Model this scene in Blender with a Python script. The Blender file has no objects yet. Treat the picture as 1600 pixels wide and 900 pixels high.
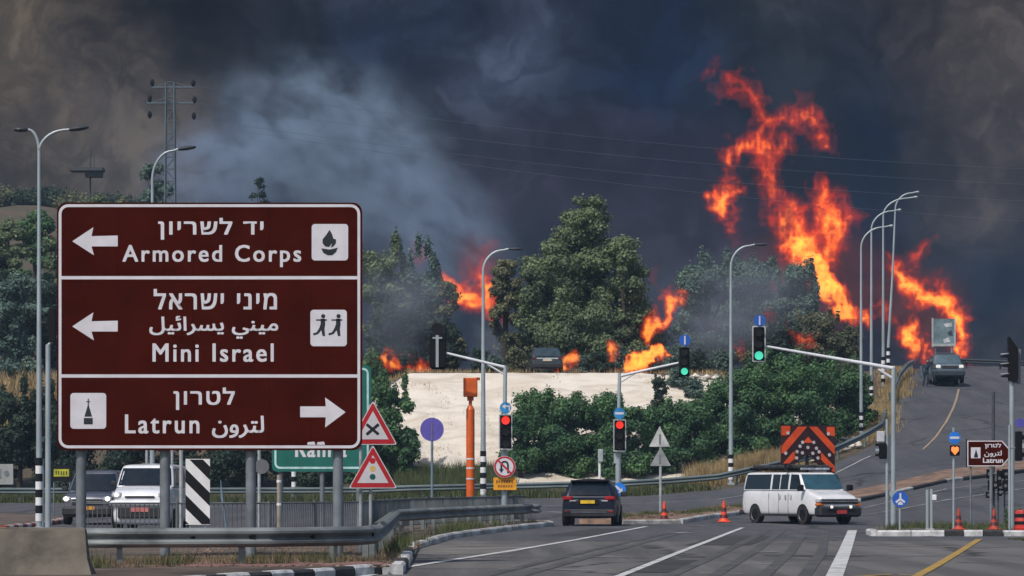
import bpy, math, random
import numpy as np
from math import pi, sin, cos, radians as R
from mathutils import Vector, Matrix
random.seed(7)
rng = np.random.default_rng(11)
SC = bpy.context.scene
COL = SC.collection

# ------------------------------------------------------------------ camera
F = 6000.0            # pixels of focal length in the 1600 px wide photograph
HZ = 750.0            # row of the horizon
EYE = 1.5
cam = bpy.data.cameras.new('camera')
cam.sensor_width = 36.0
cam.lens = F / 1600 * 36.0
cam.shift_y = (HZ - 450) / 1600
cam.clip_start = 1.0
cam.clip_end = 9000
camo = bpy.data.objects.new('camera', cam)
COL.objects.link(camo)
camo.location = (0, 0, EYE)
camo.rotation_euler = (pi / 2, 0, 0)
SC.camera = camo

# ------------------------------------------------------------------ render settings
SC.view_settings.view_transform = 'Standard'
SC.view_settings.look = 'None'
SC.view_settings.gamma = 1
SC.view_settings.exposure = 0.0
cy = SC.cycles
cy.use_denoising = True
cy.max_bounces = 6
cy.diffuse_bounces = 2
cy.glossy_bounces = 2
cy.transmission_bounces = 4
cy.transparent_max_bounces = 48
cy.volume_bounces = 0
cy.sample_clamp_indirect = 1.5
cy.caustics_reflective = False
cy.caustics_refractive = False
cy.volume_step_rate = 1.0
cy.volume_max_steps = 128
cy.use_adaptive_sampling = True
cy.adaptive_threshold = 0.02

# ------------------------------------------------------------------ sun
SUN_EL, SUN_AZ = R(52), R(215)     # azimuth clockwise from +Y: behind the camera, to the left
sl = bpy.data.lights.new('sun', 'SUN')
sl.energy = 3.3
sl.angle = R(1.2)
sl.color = (1.0, 0.95, 0.88)
so = bpy.data.objects.new('sun', sl)
COL.objects.link(so)
sd = Vector((sin(SUN_AZ) * cos(SUN_EL), cos(SUN_AZ) * cos(SUN_EL), sin(SUN_EL)))
so.rotation_euler = (-sd).to_track_quat('-Z', 'Y').to_euler()

# ------------------------------------------------------------------ node helper
class NT:
    def __init__(s, tree):
        s.t = tree; s.n = tree.nodes; s.l = tree.links
    def node(s, kind, **kw):
        n = s.n.new(kind)
        for k, v in kw.items():
            setattr(n, k, v)
        return n
    def put(s, sock, v):
        if isinstance(v, bpy.types.NodeSocket):
            s.l.new(v, sock)
        else:
            if getattr(sock, 'type', '') == 'RGBA' and len(v) == 3:
                v = (*v, 1)
            sock.default_value = v
    def math(s, op, a, b=0.0, c=0.0, clamp=False):
        n = s.node('ShaderNodeMath', operation=op, use_clamp=clamp)
        s.put(n.inputs[0], a); s.put(n.inputs[1], b)
        if op in ('MULTIPLY_ADD', 'SMOOTH_MIN'): s.put(n.inputs[2], c)
        return n.outputs[0]
    def mix(s, f, a, b, mode='MIX'):
        n = s.node('ShaderNodeMix', data_type='RGBA', blend_type=mode)
        s.put(n.inputs[0], f); s.put(n.inputs[6], a); s.put(n.inputs[7], b)
        return n.outputs[2]
    def step(s, v, a, b, lo=0.0, hi=1.0):
        n = s.node('ShaderNodeMapRange', interpolation_type='SMOOTHSTEP')
        s.put(n.inputs[0], v); s.put(n.inputs[1], a); s.put(n.inputs[2], b)
        s.put(n.inputs[3], lo); s.put(n.inputs[4], hi)
        return n.outputs[0]
    def noise(s, vec, scale, detail=4, rough=.5, dist=0.0):
        n = s.node('ShaderNodeTexNoise')
        s.put(n.inputs['Vector'], vec)
        n.inputs['Scale'].default_value = scale
        n.inputs['Detail'].default_value = detail
        n.inputs['Roughness'].default_value = rough
        n.inputs['Distortion'].default_value = dist
        return n.outputs[0]

# ------------------------------------------------------------------ world: daylight sky, filled with smoke towards the fire
w = bpy.data.worlds.new('World')
SC.world = w
w.use_nodes = True
nt = NT(w.node_tree)
nt.n.clear()
tc = nt.node('ShaderNodeTexCoord').outputs['Generated']
sep = nt.node('ShaderNodeSeparateXYZ'); nt.l.new(tc, sep.inputs[0])
sx, sy, sz = sep.outputs
sky = nt.node('ShaderNodeTexSky', sky_type='NISHITA', sun_disc=False)
sky.sun_elevation = SUN_EL
sky.sun_rotation = SUN_AZ
sky.air_density = 1.0; sky.dust_density = 2.0
bg1 = nt.node('ShaderNodeBackground'); nt.put(bg1.inputs[0], sky.outputs[0]); bg1.inputs[1].default_value = 0.12
az = nt.math('ARCTAN2', sx, sy)                       # bearing from straight ahead, radians
el = nt.math('ARCSINE', sz)
# bearings and heights in "degrees" stretched so that one unit is one degree
comb = nt.node('ShaderNodeCombineXYZ')
azd = nt.math('MULTIPLY', az, 57.2958); eld = nt.math('MULTIPLY', el, 57.2958)
nt.put(comb.inputs[0], azd); nt.put(comb.inputs[1], eld); comb.inputs[2].default_value = 3.7
P = comb.outputs[0]
n_big = nt.noise(P, .32, 5, .55, .6)
n_mid = nt.noise(P, .75, 6, .55, .4)
warp = nt.node('ShaderNodeTexNoise'); nt.put(warp.inputs['Vector'], P); warp.inputs['Scale'].default_value = .55; warp.inputs['Detail'].default_value = 5
wv = nt.node('ShaderNodeVectorMath', operation='SUBTRACT'); nt.l.new(warp.outputs[1], wv.inputs[0]); wv.inputs[1].default_value = (.5, .5, .5)
wm = nt.node('ShaderNodeVectorMath', operation='MULTIPLY_ADD'); nt.l.new(wv.outputs[0], wm.inputs[0]); wm.inputs[1].default_value = (2.6, 2.6, 0); nt.l.new(P, wm.inputs[2])
PW = wm.outputs[0]
def blob(px, py, rx, ry, soft=1.0):
    """smoke bank centred on a bearing and a height (given as photo pixels), radii in pixels"""
    a = math.degrees(math.atan((px - 800) / F)); e = math.degrees(math.atan((HZ - py) / F))
    k = 57.2958 / F
    m = nt.node('ShaderNodeVectorMath', operation='SUBTRACT'); nt.l.new(PW, m.inputs[0]); m.inputs[1].default_value = (a, e, 3.7)
    d = nt.node('ShaderNodeVectorMath', operation='DIVIDE'); nt.l.new(m.outputs[0], d.inputs[0]); d.inputs[1].default_value = (rx * k, ry * k, 1)
    ln = nt.node('ShaderNodeVectorMath', operation='LENGTH'); nt.l.new(d.outputs[0], ln.inputs[0])
    return nt.step(ln.outputs['Value'], 1.0 + .4 * soft, 1.0 - .85 * soft)
def s2l(r, g, b):
    f = lambda c: ((c / 255 + .055) / 1.055) ** 2.4 if c > 10 else c / 255 / 12.92
    return (f(r), f(g), f(b))
smoke = nt.mix(nt.step(n_big, .35, .65), s2l(18, 25, 40), s2l(44, 47, 58))
for (px, py, rx, ry, colr, st) in [
        (40, 120, 300, 420, s2l(88, 79, 68), .97),
        (180, 230, 150, 160, s2l(78, 73, 70), .75),
        (1620, 60, 330, 330, s2l(76, 70, 68), .95),
        (1570, 320, 130, 330, s2l(66, 61, 62), .9),
        (310, 20, 170, 110, s2l(16, 15, 22), .97),
        (440, 90, 120, 80, s2l(26, 30, 42), .8),
        (1170, 10, 150, 110, s2l(54, 58, 62), .7),
        (960, 60, 270, 190, s2l(24, 34, 54), .7),
        (800, 50, 90, 140, s2l(62, 70, 92), .85),
        (620, 60, 110, 90, s2l(28, 42, 68), .7),
        (1040, 110, 120, 190, s2l(9, 27, 56), .85),
        (960, 280, 260, 110, s2l(40, 32, 50), .85),
        (1345, 240, 140, 300, s2l(3, 14, 36), 1.0),
        (1290, 120, 150, 60, s2l(30, 36, 46), .6),
        (1270, 480, 240, 130, s2l(26, 18, 32), .85),
        (1545, 460, 110, 120, s2l(8, 22, 42), .9),
        (1140, 400, 120, 150, s2l(38, 28, 44), .8)]:
    smoke = nt.mix(nt.math('MULTIPLY', blob(px, py, rx, ry), st), smoke, colr)
smoke = nt.mix(1.0, smoke, nt.mix(nt.step(n_mid, .25, .75), (.55, .55, .60), (1.50, 1.47, 1.42)), 'MULTIPLY')
bil = nt.noise(PW, .85, 6, .58, .3)
bil = nt.math('ABSOLUTE', nt.math('MULTIPLY_ADD', bil, 2.0, -1.0))
smoke = nt.mix(1.0, smoke, nt.mix(nt.step(bil, 0.0, .26), (.66, .66, .70), (1.14, 1.13, 1.11)), 'MULTIPLY')
bg2 = nt.node('ShaderNodeBackground'); nt.put(bg2.inputs[0], smoke); bg2.inputs[1].default_value = 1.0
cov = nt.math('ADD', nt.math('ABSOLUTE', azd), nt.math('MULTIPLY', n_big, 14))
cov = nt.math('MAXIMUM', cov, nt.math('ADD', nt.math('MULTIPLY', eld, 1.5), nt.math('MULTIPLY', n_big, 14)))
mixs = nt.node('ShaderNodeMixShader')
nt.put(mixs.inputs[0], nt.step(cov, 62, 40)); nt.l.new(bg1.outputs[0], mixs.inputs[1]); nt.l.new(bg2.outputs[0], mixs.inputs[2])
out = nt.node('ShaderNodeOutputWorld'); nt.l.new(mixs.outputs[0], out.inputs[0])

# ------------------------------------------------------------------ materials
MATS = {}
def mat(name, col, rough=.6, metal=0.0, var=.18, scale=3.0, bump=0.0, bscale=30.0, emit=0.0, col2=None, coat=0.0, spec=.5, island=0.0, transl=0.0):
    if name in MATS: return MATS[name]
    m = bpy.data.materials.new(name); m.use_nodes = True
    t = NT(m.node_tree); b = t.n['Principled BSDF']
    geo = t.node('ShaderNodeTexCoord').outputs['Object']
    c2 = col2 if col2 else tuple(c * (1 - var * 1.6) for c in col)
    c1 = col if col2 else tuple(min(1, c * (1 + var)) for c in col)
    nz = t.noise(geo, scale, 6, .6)
    c = t.mix(t.step(nz, .3, .7), c2, c1)
    if island:
        ri = t.node('ShaderNodeNewGeometry').outputs['Random Per Island']
        c = t.mix(1.0, c, t.mix(ri, tuple([1 - island] * 3), tuple([1 + island] * 3)), 'MULTIPLY')
    t.put(b.inputs['Base Color'], c)
    t.put(b.inputs['Roughness'], t.step(nz, .2, .8, max(0.02, rough - .08), min(1, rough + .1)))
    b.inputs['Metallic'].default_value = metal
    b.inputs['Specular IOR Level'].default_value = spec
    b.inputs['Coat Weight'].default_value = coat
    b.inputs['Coat Roughness'].default_value = .08
    if emit:
        b.inputs['Emission Color'].default_value = (*col, 1); b.inputs['Emission Strength'].default_value = emit
    if bump:
        bp = t.node('ShaderNodeBump'); bp.inputs['Strength'].default_value = bump; bp.inputs['Distance'].default_value = .03
        t.put(bp.inputs['Height'], t.noise(geo, bscale, 5, .65)); t.l.new(bp.outputs[0], b.inputs['Normal'])
    if transl:
        tr = t.node('ShaderNodeBsdfTranslucent'); t.put(tr.inputs[0], c)
        mx = t.node('ShaderNodeMixShader'); mx.inputs[0].default_value = transl
        o = t.n['Material Output']
        t.l.new(b.outputs[0], mx.inputs[1]); t.l.new(tr.outputs[0], mx.inputs[2]); t.l.new(mx.outputs[0], o.inputs[0])
    MATS[name] = m
    return m

M_GALV = mat('galvanised_steel', (.42, .44, .46), .45, .35, .2, 2.5)
M_GALVD = mat('weathered_rail_steel', (.20, .22, .22), .55, .3, .3, 1.2)
M_POST = mat('sign_post_steel', (.17, .19, .21), .6, .2, .2, 2.0)
M_BLACK = mat('black_paint', (.006, .006, .008), .65, spec=.25)
M_WHITE = mat('white_paint', (.72, .72, .72), .55, 0, .08)
M_SIGNW = mat('sign_white_film', (.60, .58, .62), .5, 0, .05)
M_BROWN = mat('sign_brown_film', (.047, .0054, .0020), .8, 0, .16, 1.1, spec=.02)
M_SIGNBACK = mat('sign_back_metal', (.33, .34, .36), .5, .2, .12)
M_GREEN = mat('sign_green_film', (.004, .12, .095), .5, 0, .1)
M_RED = mat('sign_red_film', (.45, .012, .02), .5, 0, .1)
M_BLUE = mat('sign_blue_film', (.01, .09, .42), .5, 0, .1)
M_YEL = mat('sign_yellow_film', (.75, .32, .01), .5, 0, .15)
M_PURP = mat('faded_purple_blue_paint', (.10, .075, .36), .6, 0, .1)
M_ORANGE = mat('orange_paint', (.62, .10, .008), .5, 0, .12)
M_ORG2 = mat('orange_reflective_film', (.80, .085, .012), .5, 0, .12)
M_CONE = mat('cone_plastic', (.75, .07, .02), .55, 0, .15)
M_RUB = mat('rubber', (.015, .015, .016), .8)
M_CONC = mat('barrier_concrete', (.115, .10, .08), .9, 0, .3, 1.6, .5, 14)
M_KERB = mat('kerb_concrete', (.36, .35, .34), .9, 0, .3, 3, .3, 12)
M_GLASS = mat('tinted_glass', (.004, .010, .018), .12, 0, .1, spec=.35)
M_CHROME = mat('dull_chrome', (.5, .5, .52), .25, .8, .05)
M_TAIL = mat('tail_light_red', (.30, .005, .01), .25, 0, .1)
M_PLATE_Y = mat('plate_yellow', (.75, .48, .02), .5)
M_PLATE_R = mat('plate_red', (.55, .05, .05), .5)
M_HEAD = mat('headlight_lit', (1, .95, .82), .3, emit=2.6)
M_HEADOFF = mat('headlight_glass', (.55, .57, .6), .15, .2)
M_BARK = mat('bark', (.035, .03, .024), .9, 0, .3, 6, .5)
M_SOIL = mat('soil', (.105, .078, .06), .95, 0, .35, .9, .5, 9)
M_LAMP = mat('lamp_housing', (.03, .035, .04), .5)

def mat_ground():
    m = bpy.data.materials.new('dry_ground'); m.use_nodes = True
    t = NT(m.node_tree); b = t.n['Principled BSDF']
    p = t.node('ShaderNodeNewGeometry').outputs['Position']
    a = t.noise(p, .12, 6, .6); c = t.noise(p, .9, 6, .65)
    k = t.mix(t.step(a, .38, .62), (.085, .058, .035), (.045, .048, .022))
    k = t.mix(t.step(c, .45, .75), k, (.10, .068, .045))
    t.put(b.inputs['Base Color'], k); b.inputs['Roughness'].default_value = .95
    bp = t.node('ShaderNodeBump'); bp.inputs['Strength'].default_value = .7; bp.inputs['Distance'].default_value = .15
    t.put(bp.inputs['Height'], c); t.l.new(bp.outputs[0], b.inputs['Normal'])
    return m
def mat_asphalt():
    m = bpy.data.materials.new('asphalt'); m.use_nodes = True
    t = NT(m.node_tree); b = t.n['Principled BSDF']
    p = t.node('ShaderNodeNewGeometry').outputs['Position']
    a = t.noise(p, .07, 5, .6, .3)
    mp = t.node('ShaderNodeMapping'); t.l.new(p, mp.inputs[0]); mp.inputs['Scale'].default_value = (1.1, .035, 1); mp.inputs['Rotation'].default_value = (0, 0, R(5))
    st = t.noise(mp.outputs[0], 1.0, 5, .6)
    fine = t.noise(p, 7, 5, .75)
    k = t.mix(t.step(a, .35, .65), (.072, .071, .073), (.115, .108, .104))
    k = t.mix(t.math('MULTIPLY', t.step(st, .42, .66), .55), k, (.165, .155, .148))
    k = t.mix(1.0, k, t.mix(fine, (.78, .78, .78), (1.22, 1.22, 1.22)), 'MULTIPLY')
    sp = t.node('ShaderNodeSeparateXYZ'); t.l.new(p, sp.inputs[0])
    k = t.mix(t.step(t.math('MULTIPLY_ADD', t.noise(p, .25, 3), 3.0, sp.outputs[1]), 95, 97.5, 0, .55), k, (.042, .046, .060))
    # sealed cracks and patches
    vo = t.node('ShaderNodeTexVoronoi', feature='DISTANCE_TO_EDGE'); vo.inputs['Scale'].default_value = .09
    wp = t.node('ShaderNodeVectorMath', operation='MULTIPLY_ADD')
    nn = t.node('ShaderNodeTexNoise'); nn.inputs['Scale'].default_value = .6; t.l.new(p, nn.inputs['Vector'])
    t.l.new(nn.outputs[1], wp.inputs[0]); wp.inputs[1].default_value = (2, 2, 0); t.l.new(p, wp.inputs[2]); t.l.new(wp.outputs[0], vo.inputs['Vector'])
    k = t.mix(t.step(vo.outputs['Distance'], .014, .004, 0, .8), k, (.02, .02, .022))
    t.put(b.inputs['Base Color'], k)
    t.put(b.inputs['Roughness'], t.step(st, .3, .7, .88, .74))
    b.inputs['Specular IOR Level'].default_value = .3
    bp = t.node('ShaderNodeBump'); bp.inputs['Strength'].default_value = .35; bp.inputs['Distance'].default_value = .02
    t.put(bp.inputs['Height'], t.noise(p, 18, 4, .7)); t.l.new(bp.outputs[0], b.inputs['Normal'])
    return m
def mat_sand():
    m = bpy.data.materials.new('cut_limestone_bank'); m.use_nodes = True
    t = NT(m.node_tree); b = t.n['Principled BSDF']
    p = t.node('ShaderNodeNewGeometry').outputs['Position']
    mp = t.node('ShaderNodeMapping'); t.l.new(p, mp.inputs[0]); mp.inputs['Scale'].default_value = (.12, .3, .55)
    a = t.noise(mp.outputs[0], 2.2, 7, .62, 1.6); c = t.noise(p, .22, 5, .6)
    k = t.mix(t.step(a, .33, .6), (.50, .43, .35), (.63, .57, .49))
    k = t.mix(t.step(c, .5, .72, 0, .4), k, (.46, .39, .31))
    t.put(b.inputs['Base Color'], k); b.inputs['Roughness'].default_value = .95
    bp = t.node('ShaderNodeBump'); bp.inputs['Strength'].default_value = .8; bp.inputs['Distance'].default_value = .2
    t.put(bp.inputs['Height'], a); t.l.new(bp.outputs[0], b.inputs['Normal'])
    return m
def mat_paint(name, col, wear=.45, sc=1.4, base=(.11, .108, .105)):
    m = bpy.data.materials.new(name); m.use_nodes = True
    t = NT(m.node_tree); b = t.n['Principled BSDF']
    p = t.node('ShaderNodeNewGeometry').outputs['Position']
    a = t.noise(p, sc, 7, .75)
    t.put(b.inputs['Base Color'], t.mix(t.step(a, wear - .12, wear + .12), base, col)); b.inputs['Roughness'].default_value = .8
    return m
M_GROUND = mat_ground(); M_ASPH = mat_asphalt(); M_SAND = mat_sand()
M_LINE = mat_paint('road_paint_white', (.50, .50, .50), .42)
M_LINEF = mat_paint('road_paint_faint', (.38, .38, .38), .5)
M_LINEY = mat_paint('road_paint_yellow', (.36, .22, .035), .42)
def leafmat(name, c1, c2, sc=.5):
    return mat(name, c1, .7, 0, .1, sc, col2=c2, island=.45, transl=.3, spec=.15)
M_LEAFS = [leafmat('foliage_pine', (.20, .245, .12), (.09, .13, .08)),
           leafmat('foliage_bush', (.115, .215, .085), (.045, .10, .055)),
           leafmat('foliage_olive', (.20, .20, .11), (.09, .105, .065)),
           leafmat('foliage_dark', (.065, .095, .06), (.028, .048, .038)),
           leafmat('foliage_grey', (.15, .22, .17), (.075, .12, .105))]
M_GRASS = leafmat('grass_green', (.12, .15, .06), (.075, .08, .04), 1.5)
M_DRY = leafmat('grass_dry', (.50, .38, .20), (.26, .18, .09), 1.5)

# ------------------------------------------------------------------ mesh builder
class MB:
    def __init__(s): s.v = []; s.f = []; s.m = []
    def add(s, vs, fs, mi=0):
        o = len(s.v); s.v += [tuple(v) for v in vs]; s.f += [tuple(i + o for i in f) for f in fs]; s.m += [mi] * len(fs)
        return s
    def box(s, x0, x1, y0, y1, z0, z1, mi=0, bev=0.0):
        if bev > 0:
            # chamfered vertical & horizontal edges through nested rings
            b = bev
            vs = []; fs = []
            for (z, i) in ((z0, b), (z0 + b, 0), (z1 - b, 0), (z1, b)):
                X0, X1, Y0, Y1 = x0 + i, x1 - i, y0 + i, y1 - i
                vs += [(X0 + b, Y0, z), (X1 - b, Y0, z), (X1, Y0 + b, z), (X1, Y1 - b, z), (X1 - b, Y1, z), (X0 + b, Y1, z), (X0, Y1 - b, z), (X0, Y0 + b, z)]
            for r in range(3):
                for k in range(8):
                    fs.append((r * 8 + k, r * 8 + (k + 1) % 8, r * 8 + 8 + (k + 1) % 8, r * 8 + 8 + k))
            fs.append(tuple(range(7, -1, -1))); fs.append(tuple(range(24, 32)))
            return s.add(vs, fs, mi)
        vs = [(x0, y0, z0), (x1, y0, z0), (x1, y1, z0), (x0, y1, z0), (x0, y0, z1), (x1, y0, z1), (x1, y1, z1), (x0, y1, z1)]
        return s.add(vs, [(3, 2, 1, 0), (4, 5, 6, 7), (0, 1, 5, 4), (1, 2, 6, 5), (2, 3, 7, 6), (3, 0, 4, 7)], mi)
    def tube(s, pts, rad, n=10, cap=True, mi=0):
        pts = [Vector(p) for p in pts]
        if not hasattr(rad, '__len__'): rad = [rad] * len(pts)
        vs = []; fs = []; prev = None
        for i, p in enumerate(pts):
            t = (pts[min(i + 1, len(pts) - 1)] - pts[max(i - 1, 0)]).normalized()
            if prev is None:
                a = Vector((1, 0, 0)) if abs(t.x) < .9 else Vector((0, 1, 0))
            else: a = prev
            u = (a - t * a.dot(t)).normalized(); v = t.cross(u); prev = u
            for k in range(n):
                an = 2 * pi * k / n
                vs.append(p + (u * cos(an) + v * sin(an)) * rad[i])
        for i in range(len(pts) - 1):
            for k in range(n):
                fs.append((i * n + k, i * n + (k + 1) % n, (i + 1) * n + (k + 1) % n, (i + 1) * n + k))
        if cap: fs += [tuple(range(n - 1, -1, -1)), tuple(range((len(pts) - 1) * n, len(pts) * n))]
        return s.add(vs, fs, mi)
    def cyl(s, x, y, z0, z1, r, r2=None, n=12, mi=0):
        return s.tube([(x, y, z0), (x, y, z1)], [r, r if r2 is None else r2], n, True, mi)
    def plate(s, pts, y0, y1, mi=0):
        """prism of an outline in the x-z plane between depths y0 (near) and y1"""
        n = len(pts)
        ar = sum(pts[i][0] * pts[(i + 1) % n][1] - pts[(i + 1) % n][0] * pts[i][1] for i in range(n))
        if ar < 0: pts = pts[::-1]
        vs = [(x, y0, z) for x, z in pts] + [(x, y1, z) for x, z in pts]
        fs = [tuple(range(n)), tuple(range(2 * n - 1, n - 1, -1))]
        for i in range(n):
            j = (i + 1) % n; fs.append((i, n + i, n + j, j))
        return s.add(vs, fs, mi)
    def disc(s, x, z, r, y0, y1, n=24, mi=0):
        return s.plate([(x + r * cos(2 * pi * k / n), z + r * sin(2 * pi * k / n)) for k in range(n)], y0, y1, mi)
    def ring(s, x, z, r0, r1, y, n=28, mi=0):
        vs = [(x + rr * cos(2 * pi * k / n), y, z + rr * sin(2 * pi * k / n)) for rr in (r0, r1) for k in range(n)]
        return s.add(vs, [(k, (k + 1) % n, n + (k + 1) % n, n + k) for k in range(n)], mi)
    def lathe(s, prof, c=(0, 0, 0), axis='z', n=20, mi=0):
        vs = []; fs = []
        for (r, h) in prof:
            for k in range(n):
                a = 2 * pi * k / n
                if axis == 'z': vs.append((c[0] + r * cos(a), c[1] + r * sin(a), c[2] + h))
                elif axis == 'x': vs.append((c[0] + h, c[1] + r * cos(a), c[2] + r * sin(a)))
                else: vs.append((c[0] + r * cos(a), c[1] + h, c[2] + r * sin(a)))
        for i in range(len(prof) - 1):
            for k in range(n): fs.append((i * n + k, i * n + (k + 1) % n, (i + 1) * n + (k + 1) % n, (i + 1) * n + k))
        return s.add(vs, fs, mi)
    def build(s, name, m, parent=None, smooth=False, loc=None, fix=True):
        me = bpy.data.meshes.new(name)
        me.from_pydata(s.v, [], s.f)
        if isinstance(m, (list, tuple)):
            for x in m: me.materials.append(x)
            me.polygons.foreach_set('material_index', s.m)
        else: me.materials.append(m)
        if fix:
            import bmesh
            bm = bmesh.new(); bm.from_mesh(me); bmesh.ops.recalc_face_normals(bm, faces=bm.faces); bm.to_mesh(me); bm.free()
        if smooth:
            me.shade_smooth(); me.set_sharp_from_angle(angle=R(smooth if smooth > 1 else 40))
        o = bpy.data.objects.new(name, me); COL.objects.link(o)
        if parent is not None: o.parent = parent
        if loc is not None: o.location = loc
        return o

def tag(o, label=None, cat=None, group=None, kind=None):
    if label: o['label'] = label
    if cat: o['category'] = cat
    if group: o['group'] = group
    if kind: o['kind'] = kind
    return o
def thing(name, label, cat, loc=(0, 0, 0), rz=0, group=None):
    o = bpy.data.objects.new(name, None); COL.objects.link(o)
    o.location = loc; o.rotation_euler = (0, 0, rz); o.empty_display_size = .2
    return tag(o, label, cat, group)
def copy_tree(o, parent=None):
    c = o.copy(); COL.objects.link(c); c.parent = parent
    for ch in o.children: copy_tree(ch, c)
    return c
def npmesh(name, V, Fc, m, parent=None, smooth=False):
    me = bpy.data.meshes.new(name)
    V = np.asarray(V, dtype=np.float32); Fc = np.asarray(Fc, dtype=np.int32); k = Fc.shape[1]
    me.vertices.add(len(V)); me.vertices.foreach_set('co', V.ravel())
    me.loops.add(Fc.size); me.loops.foreach_set('vertex_index', Fc.ravel())
    me.polygons.add(len(Fc)); me.polygons.foreach_set('loop_start', np.arange(0, Fc.size, k, dtype=np.int32))
    me.polygons.foreach_set('loop_total', np.full(len(Fc), k, dtype=np.int32))
    me.update(calc_edges=True)
    me.materials.append(m)
    if smooth: me.shade_smooth()
    o = bpy.data.objects.new(name, me); COL.objects.link(o)
    if parent is not None: o.parent = parent
    return o
def wx(px, d): return (px - 800) / F * d
def wz(py, d): return EYE - (py - HZ) / F * d

# ------------------------------------------------------------------ terrain heights
DEP = [0, 130, 150, 165, 175, 190, 196, 203, 212, 216, 234, 249, 270, 290, 400, 500, 700, 3000]
TAB = {
    -3000: [0, 0, .1, .2, .3, .4, .5, 1, 2, 2.4, 5, 8, 12, 15, 30, 39, 45, 60],
    100:   [0, 0, .1, .2, .3, .4, .5, 1, 2, 2.4, 5, 8, 12, 15, 30, 38, 44, 60],
    300:   [0, 0, .1, .2, .3, .4, .5, 1, 3, 3.5, 5, 7, 9, 11, 20, 26, 30, 40],
    560:   [0, 0, .1, .2, .3, .4, .6, 1.5, 5.5, 6.5, 7.3, 7.5, 7.8, 8, 9, 10, 12, 20],
    640:   [0, 0, .15, .25, .35, .5, .7, 1.9, 7.37, 7.4, 7.5, 7.6, 7.8, 8, 9, 10, 12, 20],
    1000:  [0, 0, .2, .35, .5, .75, .95, 1.9, 7.37, 7.4, 7.5, 7.6, 7.8, 8, 9, 10, 12, 20],
    1120:  [0, 0, .25, .45, .65, 1.05, 1.3, 2.2, 7.0, 7.4, 7.6, 7.8, 8, 8.2, 9, 10, 12, 20],
    1290:  [0, 0, .38, .85, 1.2, 2.0, 2.3, 2.9, 5.0, 6.0, 7.6, 8.4, 8.8, 9, 9, 10, 12, 20],
    1350:  [0, 0, .4, 1.1, 1.7, 2.6, 2.95, 3.5, 4.8, 5.3, 7.3, 8.5, 9.2, 9.3, 8, 8, 10, 20],
    1475:  [0, 0, .8, 1.6, 2.3, 3.5, 4.0, 4.6, 5.3, 5.6, 7.15, 8.3, 9.5, 9.6, 6, 4, 6, 20],
    1600:  [0, 0, .95, 1.7, 2.35, 3.5, 4.0, 4.6, 5.3, 5.6, 7.1, 8.3, 9.5, 9.6, 6, 4, 6, 20],
    3000:  [0, 0, .95, 1.7, 2.35, 3.5, 4.0, 4.6, 5.3, 5.6, 7.1, 8.3, 9.5, 9.6, 6, 4, 6, 20]}
TC = np.array(sorted(TAB)); TV = np.array([TAB[k] for k in sorted(TAB)], float); TD = np.array(DEP, float)
def H(x, y):
    x = np.asarray(x, float); y = np.asarray(y, float)
    px = np.clip(800 + F * x / np.maximum(y, 20), TC[0], TC[-1]); d = np.clip(y, 0, 2999)
    i = np.clip(np.searchsorted(TC, px, 'right') - 1, 0, len(TC) - 2); a = (px - TC[i]) / (TC[i + 1] - TC[i])
    j = np.clip(np.searchsorted(TD, d, 'right') - 1, 0, len(TD) - 2); b = (d - TD[j]) / (TD[j + 1] - TD[j])
    return (TV[i, j] * (1 - a) + TV[i + 1, j] * a) * (1 - b) + (TV[i, j + 1] * (1 - a) + TV[i + 1, j + 1] * a) * b
def h(x, y): return float(H(x, y))

gx = np.concatenate([np.linspace(-420, -60, 40), np.arange(-58, 70, 2.0), np.linspace(72, 420, 40)])
gy = np.concatenate([np.linspace(-300, 60, 12), np.arange(64, 300, 2.0), np.linspace(304, 620, 30)])
GX, GY = np.meshgrid(gx, gy); GZ = H(GX, GY) - .08
GZ += (np.sin(GX * .7 + 3 * np.sin(GY * .13)) * np.sin(GY * .31)) * .25 * np.clip((GY - 214) / 60, 0, 1) * (np.abs(800 + F * GX / np.maximum(GY, 20) - 1490) > 120)
n0, n1 = GX.shape
I = np.arange(n0 * n1).reshape(n0, n1)
quads = np.stack([I[:-1, :-1], I[:-1, 1:], I[1:, 1:], I[1:, :-1]], -1).reshape(-1, 4)
tag(npmesh('ground', np.stack([GX, GY, GZ], -1).reshape(-1, 3), quads, M_GROUND, smooth=True), kind='structure')

def sheet(name, cols, near, far, m, off=0.0, rows=60, kind='structure', noise=0.0):
    """sheet draped on the land between two depth curves given per column"""
    cols = np.asarray(cols, float)
    t = np.linspace(0, 1, rows)[:, None]
    D = near(cols)[None] * (1 - t) + far(cols)[None] * t
    X = (cols[None] - 800) / F * D
    Z = H(X, D) + off
    if noise:
        Z = Z + noise * (np.sin(X * 1.9 + np.sin(D * 1.1) * 2) * np.sin(D * 1.7 + X * .6) + .6 * np.sin(X * 4.3 + D * 2.2)) * np.sin(np.linspace(0, pi, rows))[:, None]
    I = np.arange(X.size).reshape(X.shape)
    q = np.stack([I[:-1, :-1], I[:-1, 1:], I[1:, 1:], I[1:, :-1]], -1).reshape(-1, 4)
    return tag(npmesh(name, np.stack([X, D, Z], -1).reshape(-1, 3), q, m, smooth=True), kind=kind)
fi = lambda xs, ys: (lambda c: np.interp(c, xs, ys))
road_far = fi([-3000, 600, 1150, 1300, 1372, 1385, 1400, 1412, 1435, 1450, 3000], [188, 187, 188, 193, 199, 203, 220, 237, 262, 278, 278])
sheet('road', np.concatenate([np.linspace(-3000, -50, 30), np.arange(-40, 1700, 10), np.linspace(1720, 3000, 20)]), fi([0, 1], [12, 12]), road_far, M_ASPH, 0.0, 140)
sheet('bank', np.arange(585, 1300, 8), fi([585, 1300], [197.5, 199]), fi([585, 640, 1120, 1300], [212.5, 212.6, 213, 215]), M_SAND, .04, 44, noise=.10)
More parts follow.
